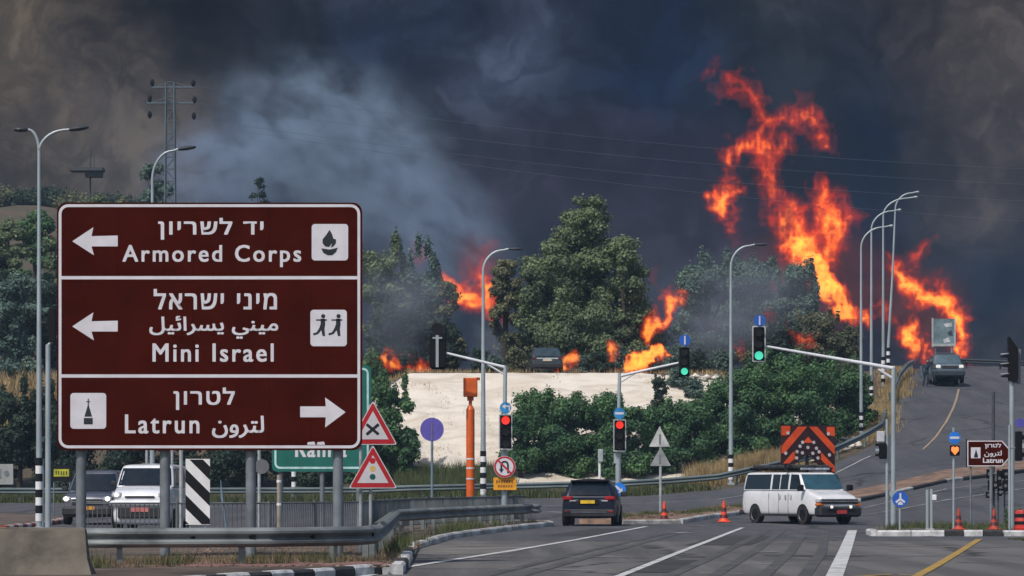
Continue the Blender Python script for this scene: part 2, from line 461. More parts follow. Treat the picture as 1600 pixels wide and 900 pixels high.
sheet('plateau', np.arange(600, 1330, 15), fi([585, 640, 1120, 1300, 1330], [212.3, 212.5, 212.9, 214.9, 216]), fi([585, 1330], [222, 224]), mat('burnt_gravel', (.16, .14, .125), .95, 0, .3, .6, .5, 6), .07, 8)

# painted lines -------------------------------------------------------------
def strip(pts, wd, m, name='lane_line', off=.012, label=None):
    """painted line through photo points lying on the road, real width wd"""
    P3 = []
    for (px, py) in pts:
        d = 60.0
        for _ in range(60):
            x = wx(px, d); zz = h(x, d); d = d + (F * (EYE - zz) / max(py - HZ, 1e-3) - d) * .5 if py > HZ + 5 else d
        P3.append(Vector((wx(px, d), d, 0)))
    mb = MB(); fine = []
    for a, b in zip(P3[:-1], P3[1:]):
        k = max(2, int((b - a).length / 1.5))
        fine += [a.lerp(b, i / k) for i in range(k)]
    fine.append(P3[-1]); vs = []
    for i, p in enumerate(fine):
        t = (fine[min(i + 1, len(fine) - 1)] - fine[max(i - 1, 0)]).normalized(); nrm = Vector((-t.y, t.x, 0))
        for s in (-.5, .5):
            q = p + nrm * wd * s; vs.append((q.x, q.y, h(q.x, q.y) + off))
    mb.add(vs, [(2 * i, 2 * i + 1, 2 * i + 3, 2 * i + 2) for i in range(len(fine) - 1)])
    o = mb.build(name, m); tag(o, label, kind='structure'); return o
strip([(560, 903), (640, 886), (800, 861), (900, 844), (1010, 823)], .17, M_LINE)
strip([(960, 904), (1060, 864), (1160, 825)], .15, M_LINE)
strip([(1303, 903), (1320, 862), (1332, 829)], .27, M_LINE)
strip([(1425, 905), (1465, 883), (1500, 862), (1530, 843)], .17, M_LINEY)
strip([(1290, 905), (1395, 898), (1425, 899)], .17, M_LINEY)
for (x0, x1, y, wd) in [(778, 925, 890, .10), (850, 978, 870, .10), (1137, 1243, 881, .10), (1093, 1160, 896, .10), (1050, 1076, 832, .22), (1180, 1216, 862, .12), (1337, 1468, 867, .10),
                        (640, 700, 866, .12), (740, 800, 848, .1), (855, 880, 800, .2), (1075, 1105, 821, .1), (1230, 1320, 838, .10), (1440, 1470, 838, .1)]:
    strip([(x0, y), (x1, y + 1)], wd * (2.2 if y < 850 else 1.4), M_LINEF, 'faded_road_mark')
M_PD = mat('asphalt_patch_dark', (.036, .036, .038), .9, 0, .25, .8, .3, 20); M_PLT = mat('asphalt_patch_worn', (.135, .125, .115), .92, 0, .35, .5, .3, 20)
for (pts, wd, m_) in [([(690, 866), (760, 852)], 2.6, M_PLT), ([(1120, 852), (1168, 838)], 1.5, M_PD), ([(1215, 868), (1330, 870)], 1.2, M_PD), ([(880, 838), (960, 826)], 1.3, M_PD), ([(1350, 852), (1560, 856)], .9, M_PLT), ([(1010, 895), (1060, 875)], .9, M_PD)]:
    strip(pts, wd, m_, 'asphalt_patch', .006)
M_TM = mat_paint('tyre_mark', (.045, .045, .047), .5, .5, (.082, .080, .080))
for (a, b, c_) in ((745, 903, 1060), (800, 903, 1078), (1040, 903, 1200), (1110, 903, 1222), (1190, 903, 1258), (1255, 903, 1290)):
    strip([(a, 903), ((a + c_) / 2 + 12, 862), (c_, 829)], .22, M_TM, 'tyre_mark', .008)
# centre and edge lines of the climbing road
def dstrip(pts, wd, m, name='lane_line'):
    mb = MB(); vs = []; P3 = [Vector((wx(px, d), d, 0)) for px, d in pts]; fine = []
    for a, b in zip(P3[:-1], P3[1:]):
        k = max(2, int((b - a).length / 1.5)); fine += [a.lerp(b, i / k) for i in range(k)]
    fine.append(P3[-1])
    for i, p in enumerate(fine):
        t = (fine[min(i + 1, len(fine) - 1)] - fine[max(i - 1, 0)]).normalized(); nrm = Vector((-t.y, t.x, 0))
        for s in (-.5, .5):
            q = p + nrm * wd * s; vs.append((q.x, q.y, h(q.x, q.y) + .02))
    mb.add(vs, [(2 * i, 2 * i + 1, 2 * i + 3, 2 * i + 2) for i in range(len(fine) - 1)])
    return tag(mb.build(name, m), kind='structure')
M_LINET = mat_paint('road_paint_tan', (.30, .22, .14), .4)
dstrip([(1442, 186), (1462, 193), (1478, 202), (1488, 213), (1494, 222), (1498, 232)], .13, M_LINET)
dstrip([(640, 160), (900, 170), (1120, 173), (1280, 181), (1360, 190)], .15, M_LINE)
dstrip([(1330, 164), (1440, 168), (1600, 175)], .2, M_LINEF)
dstrip([(1340, 140), (1480, 148), (1620, 155)], .15, M_LINEF)
dstrip([(1350, 150), (1480, 156), (1620, 161)], .12, M_LINEF)

# traffic islands -----------------------------------------------------------
def island(name, near, far, m, z=.14, ncol=80, lbl=None):
    """raised island between two polylines of (px, depth)"""
    (xs, ds), (xf, df) = zip(*near), zip(*far)
    t = np.linspace(0, 1, ncol)
    def res(pts):
        P_ = np.array([(wx(a, b), b) for a, b in pts]); L = np.concatenate([[0], np.cumsum(np.linalg.norm(np.diff(P_, axis=0), axis=1))]); L /= L[-1]
        return np.stack([np.interp(t, L, P_[:, 0]), np.interp(t, L, P_[:, 1])], -1)
    A = res(near); B = res(far); rows = []
    rows.append(np.column_stack([A, H(A[:, 0], A[:, 1]) - .1]))
    for k in np.linspace(0, 1, 8):
        Q = A * (1 - k) + B * k; rows.append(np.column_stack([Q, H(Q[:, 0], Q[:, 1]) + z]))
    rows.append(np.column_stack([B, H(B[:, 0], B[:, 1]) - .1]))
    V = np.stack(rows); I = np.arange(V.shape[0] * V.shape[1]).reshape(V.shape[:2])
    q = np.stack([I[:-1, :-1], I[:-1, 1:], I[1:, 1:], I[1:, :-1]], -1).reshape(-1, 4)
    o = npmesh(name, V.reshape(-1, 3), q, m)
    return tag(o, lbl, kind='structure')
def kerbs(parent, pts, mats, ln=1.0, z=.16, wd=.16, name='kerb_stone', jit=.01):
    P_ = [Vector((wx(a, b), b, 0)) for a, b in pts]; acc = []
    for a, b in zip(P_[:-1], P_[1:]):
        k = max(1, round((b - a).length / ln))
        for i in range(k): acc.append((a.lerp(b, i / k), a.lerp(b, (i + 1) / k)))
    for i, (a, b) in enumerate(acc):
        t = (b - a).normalized(); nr = Vector((-t.y, t.x, 0)); g = .012
        a2 = a + t * g; b2 = b - t * g; j = random.uniform(-jit, jit)
        vs = []
        for (p) in (a2, b2):
            g0 = h(p.x, p.y)
            for (s, zz) in ((-wd, -.12), (-wd, z - .04), (-wd + .035, z), (.02, z), (.02, -.12)):
                q = p + nr * s; vs.append((q.x, q.y, g0 + zz + (j if zz > 0 else 0)))
        fs = [(k, k + 1, 5 + k + 1, 5 + k) for k in range(4)] + [(4, 3, 2, 1, 0), (5, 6, 7, 8, 9)]
        MB().add(vs, fs).build(name, mats[i % len(mats)], parent)
M_KW = mat('kerb_white_paint', (.50, .50, .50), .8, 0, .22, 5); M_KB = mat('kerb_black_paint', (.03, .03, .032), .8, 0, .3, 5)
M_KR = mat('kerb_red_paint', (.28, .05, .03), .8, 0, .3, 5)
near1 = [(-1500, 46), (100, 49.5), (340, 55), (600, 61.6), (614, 61), (624, 66), (641, 83), (700, 99), (800, 115), (858, 125)]
far1 = [(-1500, 98), (100, 100), (450, 101), (600, 112), (780, 129), (850, 129)]
isl1 = island('traffic_island', near1, far1, M_SOIL, ncol=120)
kerbs(isl1, [(100, 49.5), (340, 55), (600, 61.6)], [M_KB, M_KW], .85)
kerbs(isl1, [(600, 61.6), (614, 61), (624, 66), (641, 83)], [M_KW, M_KW, M_KB], 3.3)
kerbs(isl1, [(641, 83), (700, 99), (800, 115), (858, 125)], [M_KERB, M_KERB, M_KW], 1.4, .15)
kerbs(isl1, [(858, 125), (850, 129), (780, 129)], [M_KW, M_KERB], 1.2, .15)
near2 = [(905, 131), (970, 130), (1060, 131), (1100, 138), (1165, 145), (1340, 155), (1475, 161), (1620, 168)]
far2 = [(905, 134), (960, 142), (1080, 147), (1160, 157), (1340, 163), (1475, 168), (1620, 174)]
isl2 = island('median_strip', near2, far2, mat('median_soil', (.20, .125, .085), .95, 0, .35, 1.4, .5, 9))
kerbs(isl2, near2[1:6], [M_KERB, M_KW, M_KERB], 1.5)
kerbs(isl2, near2[5:], [M_KB, M_KB, M_KERB], 1.5)
near3 = [(1362, 106), (1370, 102.5), (1475, 102.5), (1505, 102.5), (1700, 103), (2300, 104)]
far3 = [(1362, 108), (1372, 113), (1475, 114), (1520, 114), (1700, 116), (2300, 118)]
isl3 = island('corner_island', near3, far3, mat('island_paving', (.11, .095, .085), .95, 0, .3, 1.4, .5, 9))
kerbs(isl3, [(1362, 106), (1370, 102.5), (1475, 102.5)], [M_KW], 1.0)
kerbs(isl3, [(1475, 102.5), (1505, 102.5)], [M_KB], .5)
kerbs(isl3, [(1505, 102.5), (1535, 102.5)], [M_KW], .5)
kerbs(isl3, [(1535, 102.5), (1566, 102.5)], [M_KB], .5)
kerbs(isl3, [(1566, 102.5), (1700, 103)], [M_KW], 1.0)
# left refuge island with red and white kerb
near4 = [(-300, 112), (0, 113), (60, 124), (105, 136)]
far4 = [(-300, 150), (0, 150), (60, 146), (107, 138)]
isl4 = island('refuge_island', near4, far4, M_SOIL, ncol=40)
kerbs(isl4, near4, [M_KW, M_KR], 1.2)
# pinkish pavers on the near island
mp = mat('pink_paver', (.21, .115, .10), .9, 0, .25, 6, .3, 20)
pv = MB()
for i in range(26):
    for j in range(12):
        x = -6.6 + i * .21 + (j % 2) * .1; y = 59.9 + j * .42 + max(0, (x + 6)) * .3
        if random.random() < .12 or 800 + F * x / y > 588: continue
        pv.box(x, x + .195, y, y + .40, .138, .15 + random.uniform(0, .012))
pv.build('paver', mp, isl1)['kind'] = 'stuff'
pv2 = isl1.children[-1]

# dirt and stones
def pebbles(name, n, fx, fy, smin, smax, m, zoff=.0, squash=.6):
    V = []; Fc = []; ico = [(0, 0, 1), (.9, 0, .3), (.28, .85, .35), (-.72, .53, .25), (-.72, -.53, .4), (.28, -.85, .3), (0, 0, -.5)]
    for _ in range(n):
        x, y = fx(), 0; y = fy(x); s = random.uniform(smin, smax); o = len(V); a = random.random() * 6.3
        z = h(x, y) + zoff
        for (p, q, r_) in ico:
            k = random.uniform(.75, 1.25) * s
            V.append((x + (p * cos(a) - q * sin(a)) * k, y + (p * sin(a) + q * cos(a)) * k, z + r_ * k * squash))
        for k in range(5):
            Fc.append((o, o + 1 + k, o + 1 + (k + 1) % 5)); Fc.append((o + 6, o + 1 + (k + 1) % 5, o + 1 + k))
    return tag(npmesh(name, V, Fc, m), kind='stuff')
M_STONE = mat('pale_stone', (.5, .46, .40), .9, 0, .25, 2, island=.35)
M_STONED = mat('brown_clod', (.17, .11, .075), .95, 0, .25, 2, island=.4)
o = pebbles('rubble_on_bank', 900, lambda: wx(random.uniform(1080, 1330), 206), lambda x: random.uniform(200, 214), .08, .32, M_STONE, .06)
tag(o, 'pale rocks and rubble scattered on the cut bank between the bushes', 'rubble')
o = pebbles('rubble_on_median', 700, lambda: wx(random.uniform(960, 1180), 138), lambda x: np.interp(800 + F * x / 138, [960, 1080, 1180], [131.5, 138, 150]) + random.uniform(0, 8), .02, .08, M_STONED, .14)
tag(o, 'brown clods and gravel on the median strip beside the two cones', 'rubble')
o = pebbles('rubble_on_island', 900, lambda: random.uniform(-6.5, -1.9), lambda x: random.uniform(60, 82), .015, .07, M_STONED, .13)
tag(o, 'dirt clods and gravel on the soil behind the near guardrail', 'rubble')

# ------------------------------------------------------------------ frames of reference for upright things
class Fr:
    """a spot on the ground at photo column px and real depth d; x()/z() turn photo pixels into local metres there"""
    def __init__(s, px, d, up=0.0):
        s.d = d; s.X = wx(px, d); s.Z = h(s.X, d) + up; s.k = F / d
    def x(s, px): return wx(px, s.d) - s.X
    def z(s, py): return wz(py, s.d) - s.Z
    def pt(s, px, py): return (s.x(px), s.z(py))
    def loc(s): return (s.X, s.d, s.Z)

# ------------------------------------------------------------------ lettering
def text_mesh(txt, space=1.0, bold=0.0):
    c = bpy.data.curves.new('lettering', 'FONT'); c.body = txt; c.space_character = space; c.offset = bold; c.resolution_u = 3
    o = bpy.data.objects.new('lettering', c); COL.objects.link(o)
    me = bpy.data.meshes.new_from_object(o.evaluated_get(bpy.context.evaluated_depsgraph_get()))
    bpy.data.objects.remove(o); bpy.data.curves.remove(c)
    return me
def put_text(txt, x0, x1, z0, z1, y, m, parent, space=1.0, bold=0.03, name='lettering', shear=0):
    """flat print fitted to a rectangle of the board facing the camera, one object per word"""
    me = text_mesh(txt, space, 0.0); n = len(me.vertices); a = np.zeros(n * 3); me.vertices.foreach_get('co', a); a = a.reshape(-1, 3)
    bad = [p for p in me.polygons if '\u05d3' in txt and any(abs(p.area - q) < 3e-4 for q in (.0835, .0248, .1242, .0229)) and any(abs(a[i][1] - .509) < 2e-3 for i in p.vertices)]
    polys = [tuple(p.vertices) for p in me.polygons if p not in bad]
    if bad:                                  # the letter dalet is filled wrongly: give its stem back as one quad
        ids = sorted({i for p in bad for i in p.vertices if abs(a[i][1]) < 1e-3 or abs(a[i][1] - .544) < 2e-3}, key=lambda i: (a[i][0], a[i][1]))
        polys.append((ids[0], ids[2], ids[3], ids[1]))
    bpy.data.meshes.remove(me)
    mn, mx = a.min(0), a.max(0); b = np.zeros_like(a)
    b[:, 0] = x0 + (a[:, 0] - mn[0]) / (mx[0] - mn[0]) * (x1 - x0)
    b[:, 2] = z0 + (a[:, 1] - mn[1]) / (mx[1] - mn[1]) * (z1 - z0)
    b[:, 1] = y
    xs = np.sort(b[:, 0]); gaps = np.argsort(np.diff(xs))[::-1][:txt.count(' ')]
    cuts = sorted((xs[g] + xs[g + 1]) / 2 for g in gaps) + [1e9]; lo = -1e9
    for c in cuts:
        fs = [p for p in polys if lo < b[p[0], 0] <= c]; lo = c
        used = sorted({i for p in fs for i in p}); mp_ = {v: k for k, v in enumerate(used)}
        wm_ = MB(); sc_ = (x1 - x0) / (mx[0] - mn[0])
        for q, (ox, oz) in enumerate(((0, 0), (1, 1), (-1, 1), (1, -1), (-1, -1))):
            wm_.add([(b[i][0] + ox * bold * sc_, b[i][1] - q * .0005, b[i][2] + oz * bold * sc_ * .6) for i in used], [tuple(mp_[i] for i in p) for p in fs])
        wm_.build(name, m, parent, fix=False)
def rrect(x0, x1, z0, z1, r, n=6):
    p = []
    for cx_, cz_, a0 in ((x1 - r, z1 - r, 0), (x0 + r, z1 - r, 90), (x0 + r, z0 + r, 180), (x1 - r, z0 + r, 270)):
        for i in range(n + 1):
            a = R(a0 + 90 * i / n); p.append((cx_ + r * cos(a), cz_ + r * sin(a)))
    return p
def border(x0, x1, z0, z1, r, wd, y, m, parent, name='border'):
    A = rrect(x0, x1, z0, z1, r); B = rrect(x0 + wd, x1 - wd, z0 + wd, z1 - wd, max(.01, r - wd)); n = len(A)
    vs = [(x, y, z) for x, z in A] + [(x, y, z) for x, z in B]
    return MB().add(vs, [(i, (i + 1) % n, n + (i + 1) % n, n + i) for i in range(n)]).build(name, m, parent)

# ------------------------------------------------------------------ the big brown direction sign
f = Fr(328, 68, .1)
sg = thing('direction_sign', 'large brown three-row direction sign on four grey posts behind the guardrail', 'road sign', f.loc())
x0, x1, zb, zt = f.x(89), f.x(566), f.z(703.5), f.z(316.5)
MB().plate(rrect(x0, x1, zb, zt, .17), 0, .03).build('sign_panel', M_BROWN, sg)
border(x0 + .03, x1 - .035, zb + .035, zt - .03, .17, .05, -.004, M_SIGNW, sg)
fr = MB()
for zz in np.linspace(zb + .25, zt - .25, 5): fr.box(x0 + .1, x1 - .1, .032, .10, zz - .04, zz + .04)
fr.build('back_rail', M_SIGNBACK, sg)
for py in (434, 587.5):
    MB().box(x0 + .08, x1 - .085, -.0045, -.002, f.z(py) - .029, f.z(py) + .029).build('divider_line', M_SIGNW, sg)
for px in (125, 256.5, 391, 527.5):
    p = MB().tube([(f.x(px), .17, -.3), (f.x(px), .17, zt - .1)], .092, 14).build('post', M_POST, sg, smooth=True)
def arrow_poly(pts, y, par, m=M_SIGNW, name='arrow'):
    return MB().plate([f.pt(*p) for p in pts], y, y + .002).build(name, m, par)
for yc in (377, 510):
    arrow_poly([(113, yc), (146, yc - 22), (143, yc - 8), (184, yc - 9), (184, yc + 8), (143, yc + 8), (147, yc + 22)], -.005, sg)
arrow_poly([(540, 644), (508, 621), (509, 635), (469, 635), (469, 652), (509, 652), (508, 668)], -.005, sg)
def tx(txt, a, b, top, bot, **k): return put_text(txt, f.x(a), f.x(b), f.z(bot), f.z(top), -.005, M_SIGNW, sg, **k)
tx('\u05d9\u05d3 \u05dc\u05e9\u05e8\u05d9\u05d5\u05df'[::-1], 248, 411, 341, 374, space=1.15, bold=.022)
tx('Armored Corps', 192, 470, 383, 417, space=1.22, bold=.02)
tx('\u05de\u05d9\u05e0\u05d9 \u05d9\u05e9\u05e8\u05d0\u05dc'[::-1], 241, 432, 452, 483, space=1.15, bold=.022)
tx('\ufee3\ufef4\ufee8\ufef2 \ufef3\ufeb4\ufeae\ufe8d\ufe8b\ufef4\ufede'[::-1], 234, 434, 494, 529, bold=.018)
tx('Mini Israel', 239, 427, 537, 565, space=1.2, bold=.02)
tx('\u05dc\u05d8\u05e8\u05d5\u05df'[::-1], 272, 366, 606, 640, space=1.15, bold=.022)
tx('Latrun', 196, 311, 648, 677, space=1.22, bold=.02)
tx('\ufedf\ufe98\ufeae\ufeed\ufee5'[::-1], 332, 412, 650, 684, bold=.018)
def pict(px0, px1, py0, py1, shapes):
    pl = MB().plate(rrect(f.x(px0), f.x(px1), f.z(py1), f.z(py0), .06), -.006, -.003).build('pictogram_plate', M_SIGNW, sg)
    for pts in shapes:
        MB().plate([f.pt(*p) for p in pts], -.009, -.0075).build('pictogram', M_DK, pl)
M_DK = mat('sign_dark_film', (.008, .012, .02), .5)
pict(487, 544, 350, 407, [[(515, 359), (519, 366), (521, 373), (525, 374), (525, 380), (521, 385), (517, 387), (519, 380), (514, 386), (508, 385), (504, 380), (504, 374), (509, 368)],
                          [(502, 388), (515, 390), (528, 387), (525, 394), (519, 399), (512, 399), (505, 395)]])
def runner(ox):
    return [[(ox + 3 + 3.4 * cos(a), 494 + 3.4 * sin(a)) for a in np.linspace(0, 2 * pi, 10)[:-1]],
            [(ox - 1, 498), (ox + 6, 498), (ox + 6, 508), (ox + 5, 514), (ox + 6, 525), (ox + 2, 525), (ox, 516), (ox - 5, 522), (ox - 12, 524), (ox - 13, 521), (ox - 7, 519), (ox - 3, 512), (ox - 1, 506)],
            [(ox - 8, 499), (ox + 9, 499), (ox + 9, 501), (ox - 8, 501)]]
pict(485, 542, 484, 541, runner(502) + runner(526))
pict(110, 166, 614, 670, [[(137.2, 623), (138.8, 623), (138.8, 627), (141, 627), (141, 628.5), (138.8, 628.5), (138.8, 633), (144, 651), (132, 651), (137.2, 633), (137.2, 628.5), (135, 628.5), (135, 627), (137.2, 627)],
                          [(131, 653), (145, 653), (145, 663), (131, 663)]])
M_SEAM = mat('sign_seam', (.020, .003, .0015), .8, spec=.02)
for px in (184, 302, 421, 486): MB().box(f.x(px) - .004, f.x(px) + .004, -.0022, -.0008, zb + .09, zt - .09).build('panel_seam', M_SEAM, sg)
for px in (125, 256.5, 391, 527.5):
    for py in (330, 420, 448, 574, 600, 690): MB().disc(f.x(px), f.z(py), .013, -.0035, -.001, 8).build('rivet', M_SEAM, sg)
st_ = MB()
for (a, b) in ((480, 493), (495, 508)): st_.plate([f.pt(a, 695), f.pt(a + 1, 691), f.pt(b - 2, 690), f.pt(b, 695)], -.009, -.004)
st_.build('sticker', M_SIGNW, sg)

# ------------------------------------------------------------------ green sign behind it
f = Fr(503, 95, .1)
gs = thing('green_direction_sign', 'green road sign with white border mostly hidden behind the big brown sign', 'road sign', f.loc())
x0, x1, zb, zt = f.x(425), f.x(580), f.z(737), f.z(571)
MB().plate(rrect(x0, x1, zb, zt, .12), 0, .03).build('sign_panel', M_GREEN, gs)
border(x0 + .06, x1 - .06, zb + .07, zt - .06, .14, .05, -.004, mat('sign_pale_film', (.45, .66, .66), .5), gs)
put_text('Ramla', f.x(462), f.x(541), f.z(714), f.z(688), -.005, M_SIGNW, gs, space=1.15, bold=.03)
for px in (438, 503, 560): MB().tube([(f.x(px), .1, -.2), (f.x(px), .1, zt - .2)], .06, 10).build('post', M_POST, gs, smooth=True)

# ------------------------------------------------------------------ warning triangles
def tri(cx, top, bot, hw, fr_, k=0.0):
    c = ((cx), top + (bot - top) * .66); s = 1 - k
    return [fr_.pt(c[0] + (px - c[0]) * s, c[1] + (py - c[1]) * s) for px, py in ((cx, top), (cx + hw, bot), (cx - hw, bot))]
def round_tri(pts, r, n=4):
    out = []; m = len(pts)
    for i in range(m):
        p0, p, p1 = Vector(pts[i - 1]), Vector(pts[i]), Vector(pts[(i + 1) % m])
        a = p + (p0 - p).normalized() * r; b = p + (p1 - p).normalized() * r
        for t in np.linspace(0, 1, n): q = a.lerp(p, t).lerp(p.lerp(b, t), t); out.append((q.x, q.y))
    return out
f = Fr(580, 72, .1)
def warn(top, bot, label, cx=583, hw=38):
    t = thing('warning_sign', label, 'road sign', f.loc())
    MB().plate(round_tri(tri(cx, top, bot, hw, f), .05), -.1, -.08).build('sign_rim', M_SIGNW, t)
    MB().plate(round_tri(tri(cx, top, bot, hw, f, .06), .05), -.103, -.1005).build('sign_border', M_RED, t)
    MB().plate(tri(cx, top, bot, hw, f, .36), -.106, -.1035).build('sign_face', M_SIGNW, t)
    return t
t = warn(626, 695, 'upper red bordered warning triangle with a black cross, right of the brown sign')
def barp(ax, ay, bx, by, w_):
    dx, dy = bx - ax, by - ay; L = math.hypot(dx, dy); nx, ny = -dy / L * w_, dx / L * w_
    return [(ax + nx, ay + ny), (bx + nx, by + ny), (bx - nx, by - ny), (ax - nx, ay - ny)]
MB().plate([f.pt(*p) for p in barp(573, 663, 592, 679, 2.2)], -.108, -.1065).plate([f.pt(*p) for p in barp(592, 663, 573, 679, 2.2)], -.1105, -.109).build('cross_symbol', M_DK, t)
for px in (563.5, 579): MB().tube([(f.x(px), 0, -.2), (f.x(px), 0, f.z(632 if px > 570 else 668))], .032, 10).build('post', M_GALV, t, smooth=True)
t = warn(695, 763, 'lower red bordered warning triangle with traffic light dots, right of the brown sign')
for py, mm in ((720, M_RED), (732.5, mat('dot_yellow', (.62, .42, .12), .5)), (745, mat('dot_green', (.01, .10, .09), .5))):
    MB().disc(f.x(582.5), f.z(py), 4.6 / f.k, -.109, -.107).build('dot', mm, t)
MB().box(f.x(560), f.x(606), -.078, -.05, f.z(752), f.z(748)).build('bracket', M_GALV, t)

# ------------------------------------------------------------------ black and white chevron board
f = Fr(308.5, 80, .1)
t = thing('hazard_board', 'tall board with black and white diagonal stripes beneath the big brown sign', 'road sign', f.loc())
x0, x1, zb, zt = f.x(290), f.x(328), f.z(820), f.z(717)
MB().box(x0, x1, 0, .03, zb, zt).build('board', M_WHITE, t)
L = 1.0 / f.k
for k in range(-1, 5):
    # stripe falling to the right, clipped to the board
    a = 717 - 26 + k * 41
    poly = [(290, a), (328, a + 38), (328, a + 38 + 21), (290, a + 21)]
    def clip(poly, lim, keep_below):
        o_ = []
        for i in range(len(poly)):
            p, q = poly[i], poly[(i + 1) % len(poly)]; ip = (p[1] <= lim) == keep_below or p[1] == lim; iq = (q[1] <= lim) == keep_below or q[1] == lim
            if ip: o_.append(p)
            if ip != iq: s_ = (lim - p[1]) / (q[1] - p[1]); o_.append((p[0] + (q[0] - p[0]) * s_, lim))
        return o_
    poly = clip(poly, 819, True); poly = clip(poly, 718, False) if poly else poly
    if len(poly) > 2: MB().plate([f.pt(*p) for p in poly], -.004, -.002).build('stripe', M_BLACK, t)
for px in (297, 321): MB().tube([(f.x(px), .06, -.2), (f.x(px), .06, zt - .1)], .03, 8).build('post', M_GALV, t, smooth=True)

# ------------------------------------------------------------------ guardrails
def wbeam(name, path, parent, m, top=.76, hgt=.31):
    prof = [(0.0, 0), (.03, -.02), (.08, -.055), (.08, -.09), (.02, -.13), (.0, -.155), (.02, -.18), (.08, -.22), (.08, -.255), (.03, -.29), (0, -.31)]
    P_ = []
    for a, b in zip(path[:-1], path[1:]):
        k = max(1, int((Vector(b) - Vector(a)).length / 1.0)); P_ += [Vector(a).lerp(Vector(b), i / k) for i in range(k)]
    P_.append(Vector(path[-1])); vs = []; fs = []; n = len(prof)
    for i, p in enumerate(P_):
        t_ = (P_[min(i + 1, len(P_) - 1)] - P_[max(i - 1, 0)]); t_.z = 0; t_.normalize(); nr = Vector((t_.y, -t_.x, 0))
        for (o_, dz) in prof:
            q = p + nr * o_; vs.append((q.x, q.y, p.z + top + dz * hgt / .31))
    for i in range(len(P_) - 1):
        for k in range(n - 1): fs.append((i * n + k, i * n + k + 1, (i + 1) * n + k + 1, (i + 1) * n + k))
    ob = MB().add(vs, fs).build(name, m, parent, smooth=50, fix=False)
    md = ob.modifiers.new('thickness', 'SOLIDIFY'); md.thickness = .008; md.offset = 0
    return ob
def guardrail(label, pts, post_step, up=0.0, top=.76, group=None, m=M_GALVD, pm=None):
    P_ = [Vector((wx(a, b), b, 0)) for a, b in pts]
    for p in P_: p.z = h(p.x, p.y) + up
    o_ = P_[0].copy(); t = thing('guardrail', label, 'guardrail', o_, 0, group)
    fine = []
    for a, b in zip(P_[:-1], P_[1:]):
        k = max(1, int((b - a).length / 2.0))
        fine += [a.lerp(b, i / k) for i in range(k)]
    fine.append(P_[-1])
    for p in fine: p.z = h(p.x, p.y) + up
    wbeam('beam', [p - o_ for p in fine], t, m, top)
    acc = 0; nxt = .6; proto = None
    for a, b in zip(fine[:-1], fine[1:]):
        L = (b - a).length
        while acc + L > nxt:
            p = a.lerp(b, (nxt - acc) / L) - o_; tt = (b - a).normalized(); nr = Vector((-tt.y, tt.x, 0)) * .11
            if proto is None:
                proto = MB().box(-.045, .045, -.05, .05, -.3, top - .02).box(-.04, .04, -.11, -.05, top - .26, top - .06).build('post', pm or m, t)
                q = proto
            else: q = proto.copy(); COL.objects.link(q)
            q.location = p + nr; q.rotation_euler = (0, 0, math.atan2(tt.y, tt.x))
            nxt += post_step
        acc += L
    return t
gr = guardrail('near galvanised guardrail kinking away from behind the concrete barrier to a rounded end', [(128, 61.3), (200, 61.4), (420, 62.0), (560, 63.5), (588, 65.5), (603, 76), (622, 100), (700, 109), (800, 120), (830, 124)], 2.0, .0, .73, m=M_GALVD)
o_ = Vector(gr.location); 
# rounded end piece and bolts
e = Vector((wx(833, 124.3), 124.3, 0)); e.z = h(e.x, e.y) - .07
pr = MB()
prof = [(0, .8), (.07, .74), (.07, .70), (.01, .645), (.07, .59), (.07, .55), (0, .49)]
vs = []; fs = []
for i in range(7):
    a = -pi / 2 + pi * i / 6 * .95
    for (q, z) in prof: vs.append(((.25 + q) * cos(a) - .05, .25 + (.25 + q) * sin(a), z))
for i in range(6):
    for k in range(6): fs.append((i * 7 + k, i * 7 + k + 1, (i + 1) * 7 + k + 1, (i + 1) * 7 + k))
eo = pr.add(vs, fs).build('end_terminal', M_GALVD, gr, smooth=50); eo.location = e - o_
for i, px in enumerate((205, 300, 395, 488, 580)):
    d = np.interp(px, [128, 420, 560, 588], [61.3, 62, 63.5, 65.5]); p = Vector((wx(px, d), d - .03, h(wx(px, d), d) - .0)) - o_
    MB().box(-.05, .05, -.03, .0, .55, .61, bev=.008).build('bolt_plate', M_BLACK, gr, loc=p)
guardrail('long guardrail beyond the junction running along the foot of the bank and up the hill', [(-500, 189), (0, 190), (300, 190.5), (640, 191), (900, 191), (1120, 191), (1200, 193), (1290, 196), (1340, 199), (1378, 204), (1384, 210)], 4.0, -.05, .76, m=mat('far_rail_steel', (.13, .165, .17), .6, .2, .2, .5))
guardrail('guardrail climbing the hill along the left edge of the upper road', [(1393, 219), (1406, 236), (1428, 260)], 4.0, -.05, .8, m=MATS['far_rail_steel'])
# guardrail on the right crest of the hill
guardrail('dark guardrail across the crest of the hill road', [(1500, 266), (1560, 262), (1660, 255)], 4.0, -.05, .7, m=mat('crest_rail_steel', (.03, .045, .055), .8))

